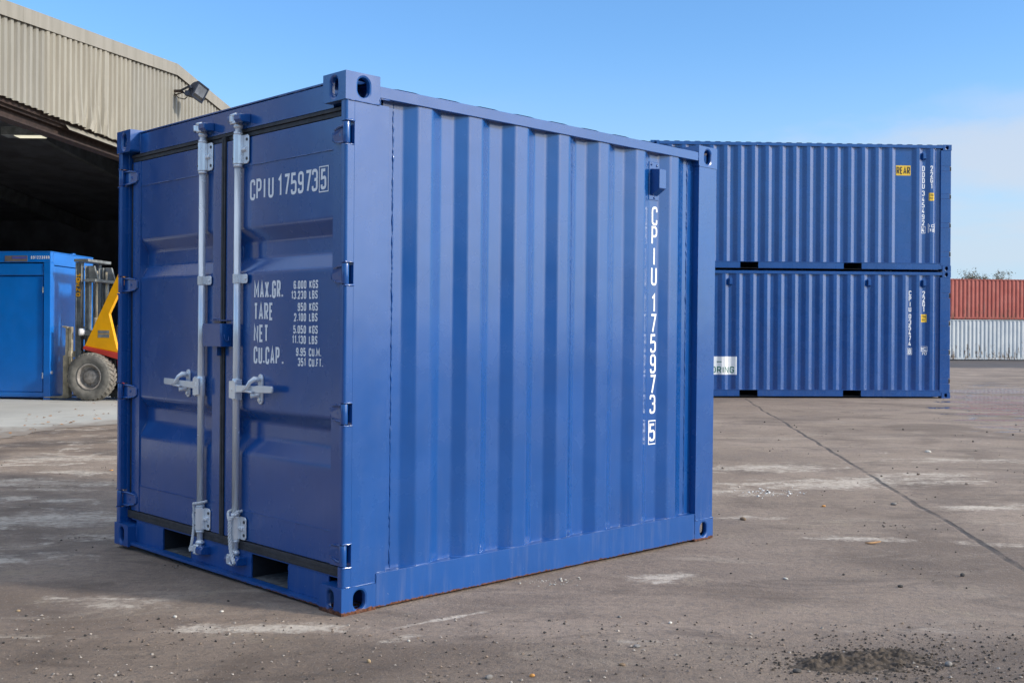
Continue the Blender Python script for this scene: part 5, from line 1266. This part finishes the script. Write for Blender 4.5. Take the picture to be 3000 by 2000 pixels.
for y in (0.36, -0.30):
    mb = MB(); mb.prism([(0.415, 0.05), (0.42, 1.26), (0.445, 1.33), (0.55, 1.345), (0.55, 1.325), (0.475, 1.30), (0.485, 0.82), (0.530, 0.80), (0.530, 0.10), (0.56, 0.075), (0.90, 0.055), (0.90, 0.035), (0.45, 0.03)], y - 0.06, y + 0.06, lambda a, b, c: (a, c, b)); mb.build('fork', M['fork_steel'], fk, 0.005, 1)
for y in (0.33, -0.36):
    mb = MB(); mb.lathe([(0.0, 0.05), (0.055, 0.045), (0.068, 0.03), (0.068, -0.02), (0.05, -0.06), (0.0, -0.07)], (0.19, y + 0.06 * (1 if y > 0 else -1), 1.235), (0.75, 0.6 if y > 0 else -0.6, 0), 18); hl = mb.build('headlight', M['lamp_white'], fk)
    MB().box(0.155, 0.225, y - 0.05, y + 0.02, 1.10, 1.17).build('headlight_bracket', M['black_plastic'], fk, 0.004, 1)
for (y0, y1) in ((0.36, 0.44), (-0.44, -0.36)):
    mb = MB(); out = [(0.115, 0.985), (-0.50, 0.862), (-0.455, 0.95), (-0.30, 1.565), (-0.49, 1.95), (-0.78, 2.56), (-0.88, 2.60), (-0.62, 2.60), (-0.485, 2.31)]
    mb.prism([(0.170, 0.985), (-0.485, 2.31), (-0.61, 2.60), (-0.80, 2.60), (-0.49, 1.95), (-0.30, 1.565), (-0.455, 0.95), (-0.50, 0.862)], y0, y1, lambda a, b, c: (a, c, b)); cl_ = mb.build('cowl_panel', M['yellow_paint'], fk, 0.006, 2)
    yy = y1 if y0 > 0 else y0; e = 0.003 if y0 > 0 else -0.003
    for (za, zb) in ((1.135, 1.20), (1.21, 1.265)): MB().box(-0.31, -0.09, yy, yy + e, za, zb).build('data_plate', M['mast_steel'], cl_)
    mb = MB(); mb.prism([(0.190, 0.925), (0.172, 0.982), (-0.50, 0.858), (-0.50, 0.745)], y0 - 0.01 if y0 > 0 else y0 - 0.03, y1 + 0.03 if y0 > 0 else y1 + 0.01, lambda a, b, c: (a, c, b)); mb.build('mudguard', M['red_paint'], fk, 0.006, 2)
mb = MB(); mb.prism([(-0.46, 0.25), (-0.40, 0.74), (-0.50, 0.74), (-0.50, 0.86), (-1.3, 0.86), (-1.55, 1.15), (-2.3, 1.12), (-2.45, 0.8), (-2.42, 0.3), (-2.1, 0.26)], -0.36, 0.36, lambda a, b, c: (a, c, b)); mb.build('body', M['red_paint'], fk, 0.03, 2)
mb = MB(); mb.box(-0.38, 0.02, -0.34, 0.34, 0.40, 0.97); mb.box(-0.25, 0.06, -0.08, 0.08, 0.40, 1.35); mb.tube([(0, -0.4, 0.432), (0, 0.4, 0.432)], 0.10, 12); mb.build('front_axle', M['black_plastic'], fk, 0.01, 1)
mb = MB(); mb.box(-1.40, -0.95, -0.24, 0.24, 0.86, 1.02); mb.prism([(-1.52, 1.0), (-1.40, 1.0), (-1.46, 1.5), (-1.56, 1.5)], -0.22, 0.22, lambda a, b, c: (a, c, b)); mb.build('seat', M['black_plastic'], fk, 0.03, 2)
mb = MB(); mb.tube([(-0.40, 0.05, 0.95), (-0.62, 0.05, 1.35)], 0.025, 8)
ring = [Vector((-0.64, 0.05, 1.37)) + Vector((0.0, 1, 0)) * 0.17 * math.cos(R(a)) + Vector((0.55, 0, 0.83)) * 0.17 * math.sin(R(a)) for a in range(0, 361, 20)]; mb.tube(ring, 0.013, 8, caps=False); mb.build('steering_wheel', M['black_plastic'], fk)
MB().box(-0.60, -0.44, 0.02, 0.30, 1.36, 1.47).build('dashboard', M['lamp_white'], fk, 0.01, 2)
mb = MB(); mb.box(-1.95, -0.60, -0.44, 0.44, 2.605, 2.66)
for y in (0.40, -0.40): mb.tube([(-1.95, y, 1.1), (-1.88, y, 2.62)], 0.03, 8)
mb.build('overhead_guard', M['black_plastic'], fk, 0.01, 1)

for o in fk.children:
    if o.name.split('.')[0] in ('mast_upright', 'mast_bracket', 'lift_cylinder', 'mast_cross_member', 'hydraulic_hose', 'lettering', 'fork_carriage', 'fork', 'headlight', 'headlight_bracket'): o.location.x += 0.08
# ------------------------------------------------------------------ loose stones, grit, mud and leaves on the yard
def stone_obj(name, x, y, r, col, label, seed, flat=0.65, cat='stone', group='loose stones on the yard'):
    rnd = random.Random(seed); bm = bmesh.new(); bmesh.ops.create_icosphere(bm, subdivisions=3, radius=1.0)
    ph = [Vector((rnd.uniform(-1, 1), rnd.uniform(-1, 1), rnd.uniform(-1, 1))).normalized() for _ in range(7)]; am = [rnd.uniform(0.05, 0.22) for _ in ph]
    sx_, sy_ = rnd.uniform(0.85, 1.3), rnd.uniform(0.75, 1.1)
    for v in bm.verts:
        k = 1.0
        for p, a in zip(ph, am): k -= a * max(0.0, v.co.dot(p) - 0.45)
        k += rnd.uniform(-0.02, 0.02)
        v.co = Vector((v.co.x * k * r * sx_, v.co.y * k * r * sy_, v.co.z * k * r * flat))
    me = bpy.data.meshes.new(name); bm.to_mesh(me); bm.free()
    for p in me.polygons: p.use_smooth = True
    m = stone_mat('stone_' + str(seed), col); me.materials.append(m)
    o = bpy.data.objects.new(name, me); COL.objects.link(o); o.location = (x, y, n2(x, y) * 0.006 - 0.006 + r * flat * 0.55); o.rotation_euler = (0, 0, rnd.uniform(0, 6))
    return tag(o, label, cat, group)
def gxy(px, py):
    """ground point under a pixel of the 3000 px wide photograph (used once, to read off where the stones lie)"""
    u_, v_ = px - 1500, py - 1000; c, s_ = math.cos(_roll), math.sin(_roll); a = u_ * c + v_ * s_; b_ = -u_ * s_ + v_ * c
    X, Z = a / 3190.0, -b_ / 3190.0; c, s_ = math.cos(_pitch), math.sin(_pitch); Yv = c - Z * s_; Zv = s_ + Z * c; t = -CAM_H / Zv
    return X * t, Yv * t
TAN, GREY, PALE, BROWN, DARK, ORANGE = (0.36, 0.26, 0.15), (0.20, 0.185, 0.17), (0.55, 0.52, 0.46), (0.22, 0.15, 0.09), (0.06, 0.055, 0.05), (0.55, 0.26, 0.07)
for i, (px, py, r, col, lab, fl_) in enumerate((
    (1559, 1977, 0.0100, ORANGE, 'orange-tan pebble at the bottom centre of the yard', 0.7),
    (1432, 1982, 0.0125, GREY, 'round grey stone at the bottom, left of the orange-tan pebble', 0.75),
    (1080, 1934, 0.0095, TAN, 'tan stone standing in a dark smear left of the bottom centre', 0.9),
    (1198, 1874, 0.0068, PALE, 'cream pebble on the Y-shaped chalky patch', 0.8),
    (1866, 1888, 0.0130, GREY, 'grey lump at the edge of the rough ground right of centre', 0.6),
    (1822, 1943, 0.0120, BROWN, 'brown flattish stone below the grey lump right of centre', 0.55),
    (1964, 1818, 0.0085, PALE, 'pale grey stone alone right of the container corner', 0.7),
    (1815, 1801, 0.0080, GREY, 'small grey stone beside the pale one, near the chalk mark', 0.7),
    (2302, 1690, 0.0130, PALE, 'flat whitish pebble lying on the smooth tarmac at right', 0.42),
    (2618, 1475, 0.0230, GREY, 'large grey stone right of the dark joint line', 0.6),
    (2176, 1519, 0.0230, BROWN, 'brown clod beside the far right foot of the small container', 0.55),
    (2413, 1481, 0.0150, ORANGE, 'bright orange pebble in the middle of the right-hand yard', 0.55),
    (2719, 1324, 0.0300, PALE, 'white stone with a dark side, far out on the right-hand yard', 0.6),
    (513, 1804, 0.0085, PALE, 'cream pebble below the left end of the container', 0.7),
    (650, 1788, 0.0080, PALE, 'whitish pebble in front of the fork pockets', 0.6),
    (53, 1786, 0.0085, TAN, 'small tan pebble near the left edge of the yard', 0.6),
    (326, 1376, 0.0180, ORANGE, 'peach-coloured stone beside the left side of the container', 0.4),
    (2335, 1961, 0.0130, DARK, 'black tarmac lump at the bottom, left of the mud heap', 0.7),
    (2780, 1944, 0.0150, GREY, 'grey stone right of the mud heap', 0.7),
    (2820, 1684, 0.0120, DARK, 'black crumb of tarmac under the blue band of the right-hand yard', 0.9),
    (2638, 1714, 0.0110, DARK, 'black crumb among the scatter at the right, left of the lone one', 0.8),
)):
    x, y = gxy(px, py); stone_obj('stone', x, y, r, col, lab, 100 + i, fl_)
x, y = gxy(2557, 1592)
mb = MB(); mb.tube([(x - 0.045, y, 0.006), (x - 0.015, y - 0.005, 0.005), (x + 0.015, y + 0.002, 0.007), (x + 0.05, y + 0.014, 0.011)], [0.003, 0.006, 0.006, 0.003], 6)
M['wood'] = simple('pale_split_wood', (0.42, 0.24, 0.11), 0.8, 0, 0.2, 40); tag(mb.build('wood_sliver', M['wood']), 'pale curved wood sliver lying on the tarmac at right', 'wood sliver')

def bits(name, mats, count, where, rmin, rmax, label, seed, cat):
    rnd = random.Random(seed); mb = MB()
    for _ in range(count):
        x, y = where(rnd); r = rmin + (rmax - rmin) * rnd.random() ** 3.2
        zc = n2(x, y) * 0.006 * max(0.0, min(1.0, 3.0 - math.hypot(x * 0.5, (y - 5.5) * 0.45))) - 0.006 * max(0.0, min(1.0, 3.0 - math.hypot(x * 0.5, (y - 5.5) * 0.45))) + r * 0.25
        rot = Matrix.Rotation(rnd.uniform(0, 6.28), 3, 'Z') @ Matrix.Rotation(rnd.uniform(-.5, .5), 3, 'X')
        vs = []
        for d in ((1, 0, 0), (0.35, 0.9, 0.1), (-0.75, 0.6, 0), (-0.85, -0.5, 0.1), (0.3, -0.95, 0), (0.35, 0.2, 0.75), (-0.4, -0.15, 0.7), (0, 0, -0.5)):
            k = rnd.uniform(0.75, 1.2) * r; vs.append(rot @ (Vector(d) * k) + Vector((x, y, zc)))
        mb.cur = rnd.randrange(len(mats))
        mb.add(vs, [(0, 1, 5), (1, 2, 6, 5), (2, 3, 6), (3, 4, 6), (4, 0, 5), (4, 5, 6), (1, 0, 7), (2, 1, 7), (3, 2, 7), (4, 3, 7), (0, 4, 7)])
    return tag(mb.build(name, mats), label, cat, kind='stuff')
def w_near(r):
    y = 3.35 + 1.15 * r.random() ** 1.5; return r.uniform(-0.62, 0.62) * y, y
_cl = random.Random(77); CLUMPS = [(_cl.uniform(-0.5, 0.6), 4.1 + 6.0 * _cl.random() ** 1.3, _cl.uniform(0.04, 0.35)) for _ in range(26)]
def w_mid(r):
    if r.random() < 0.3:
        y = 4.1 + 5.5 * r.random() ** 1.4; return r.uniform(-0.55, 0.62) * y, y
    c = r.choice(CLUMPS); return c[0] * c[1] + r.gauss(0, c[2] * 1.3), c[1] + r.gauss(0, c[2])
def w_right(r):
    y = 3.4 + 0.9 * r.random(); return (0.28 + 0.3 * r.random()) * y, y
def w_far(r):
    y = 8 + 22 * r.random() ** 1.3; return r.uniform(0.05, 0.55) * y, y
G3 = [M['gravel'], stone_mat('brown_gravel', (0.20, 0.15, 0.11)), stone_mat('pale_gravel', (0.33, 0.29, 0.25)), M['gravel_dark'], M['gravel'], stone_mat('earth_grit', (0.13, 0.10, 0.08)), stone_mat('earth_grit_dark', (0.075, 0.06, 0.05))]
bits('gravel', G3, 5200, w_near, 0.0009, 0.0080, 'fine loose grit over the near strip of the yard', 5, 'gravel')
bits('gravel', [M['gravel_dark'], M['gravel'], M['gravel_dark'], M['gravel']], 700, w_mid, 0.0014, 0.0085, 'sparse tarmac crumbs and grit scattered over the smooth yard', 6, 'gravel')
bits('gravel', [M['gravel'], M['mud'], M['gravel_dark']], 2200, w_right, 0.001, 0.007, 'loose dark gravel at the bottom right corner', 7, 'gravel')
bits('gravel', [G3[2], M['gravel_dark'], M['gravel']], 380, w_far, 0.004, 0.020, 'stray chippings over the far part of the yard', 8, 'gravel')
bits('chalk_fragments', [stone_mat('white_chalk', (0.72, 0.72, 0.70))], 90, lambda r: (1.93 + r.gauss(0, 0.13), 8.28 + r.gauss(0, 0.12)), 0.003, 0.014, 'white crumbled chalk spilled on the tarmac', 9, 'chalk fragments')
bits('chalk_fragments', [stone_mat('grey_mortar', (0.40, 0.38, 0.34))], 60, lambda r: (0.18 + r.gauss(0, 0.07), 5.18 + r.gauss(0, 0.04)), 0.002, 0.009, 'grey mortar crumbs at the foot of the container side', 10, 'mortar crumbs')
# mud heap at the bottom right
rnd = random.Random(21); mb = MB()
nx_, ny_ = 150, 100; x0_, x1_, y0_, y1_ = 0.92, 1.72, 3.66, 4.20
lat = {}
def vn(x, y, sc, k):
    x *= sc; y *= sc; i, j = math.floor(x), math.floor(y); fx, fy = x - i, y - j; fx = fx * fx * (3 - 2 * fx); fy = fy * fy * (3 - 2 * fy)
    def L(a, b):
        if (a, b, k) not in lat: lat[(a, b, k)] = rnd.random()
        return lat[(a, b, k)]
    return (L(i, j) * (1 - fx) + L(i + 1, j) * fx) * (1 - fy) + (L(i, j + 1) * (1 - fx) + L(i + 1, j + 1) * fx) * fy
def mud_h(x, y):
    e = math.exp(-(((x - 1.30) / 0.24) ** 2 + ((y - 3.92) / 0.13) ** 2) ** 1.5) * 0.017 + math.exp(-(((x - 1.42) / 0.07) ** 2 + ((y - 4.03) / 0.05) ** 2)) * 0.020 + math.exp(-(((x - 1.10) / 0.10) ** 2 + ((y - 3.88) / 0.07) ** 2)) * 0.010
    n = 0.45 * vn(x, y, 22, 1) + 0.35 * vn(x, y, 55, 2) + 0.35 * max(0, vn(x, y, 110, 3) - 0.3)
    return e * (0.15 + 2.0 * n * n + 0.5 * n)
vs = []
for j in range(ny_):
    for i in range(nx_):
        x = x0_ + (x1_ - x0_) * i / (nx_ - 1); y = y0_ + (y1_ - y0_) * j / (ny_ - 1); vs.append((x, y, -0.0135 + mud_h(x, y)))
mb.add(vs, [(j * nx_ + i, j * nx_ + i + 1, (j + 1) * nx_ + i + 1, (j + 1) * nx_ + i) for j in range(ny_ - 1) for i in range(nx_ - 1)], True)
tag(mb.build('mud_heap', M['mud']), 'crumbly dark brown mud heap at the bottom right', 'mud heap')
bits('mud_crumbs', [M['mud'], M['mud'], M['mud'], M['gravel_dark']], 1100, lambda r: (1.30 + r.gauss(0, 0.19), 3.93 + r.gauss(0, 0.08)), 0.001, 0.0075, 'mud crumbs broken off round the mud heap', 22, 'mud crumbs')
# fallen leaves on the apron and round the container
rnd = random.Random(31); mb = MB(); M['dead_leaf'] = simple('fallen_leaf', (0.42, 0.22, 0.10), 0.8, 0, 0.4, 9)
for _ in range(70):
    y = rnd.uniform(12.0, 19.0); x = -5.7 - rnd.random() * (0.10 * y) + (y - 12) * 0.05; a = rnd.uniform(0, 6.28); s_ = rnd.uniform(0.018, 0.040)
    d = Vector((math.cos(a), math.sin(a), rnd.uniform(-.1, .3))) * s_; e = Vector((-math.sin(a), math.cos(a), rnd.uniform(-.2, .4))) * s_ * 0.6; c = Vector((x, y, 0.014))
    mb.add([c - d, c - d * 0.2 + e, c + d, c - d * 0.2 - e + Vector((0, 0, 0.008))], [(0, 1, 2, 3)])
tag(mb.build('fallen_leaves', M['dead_leaf']), 'brown leaves blown over the concrete apron', 'leaves', kind='stuff')
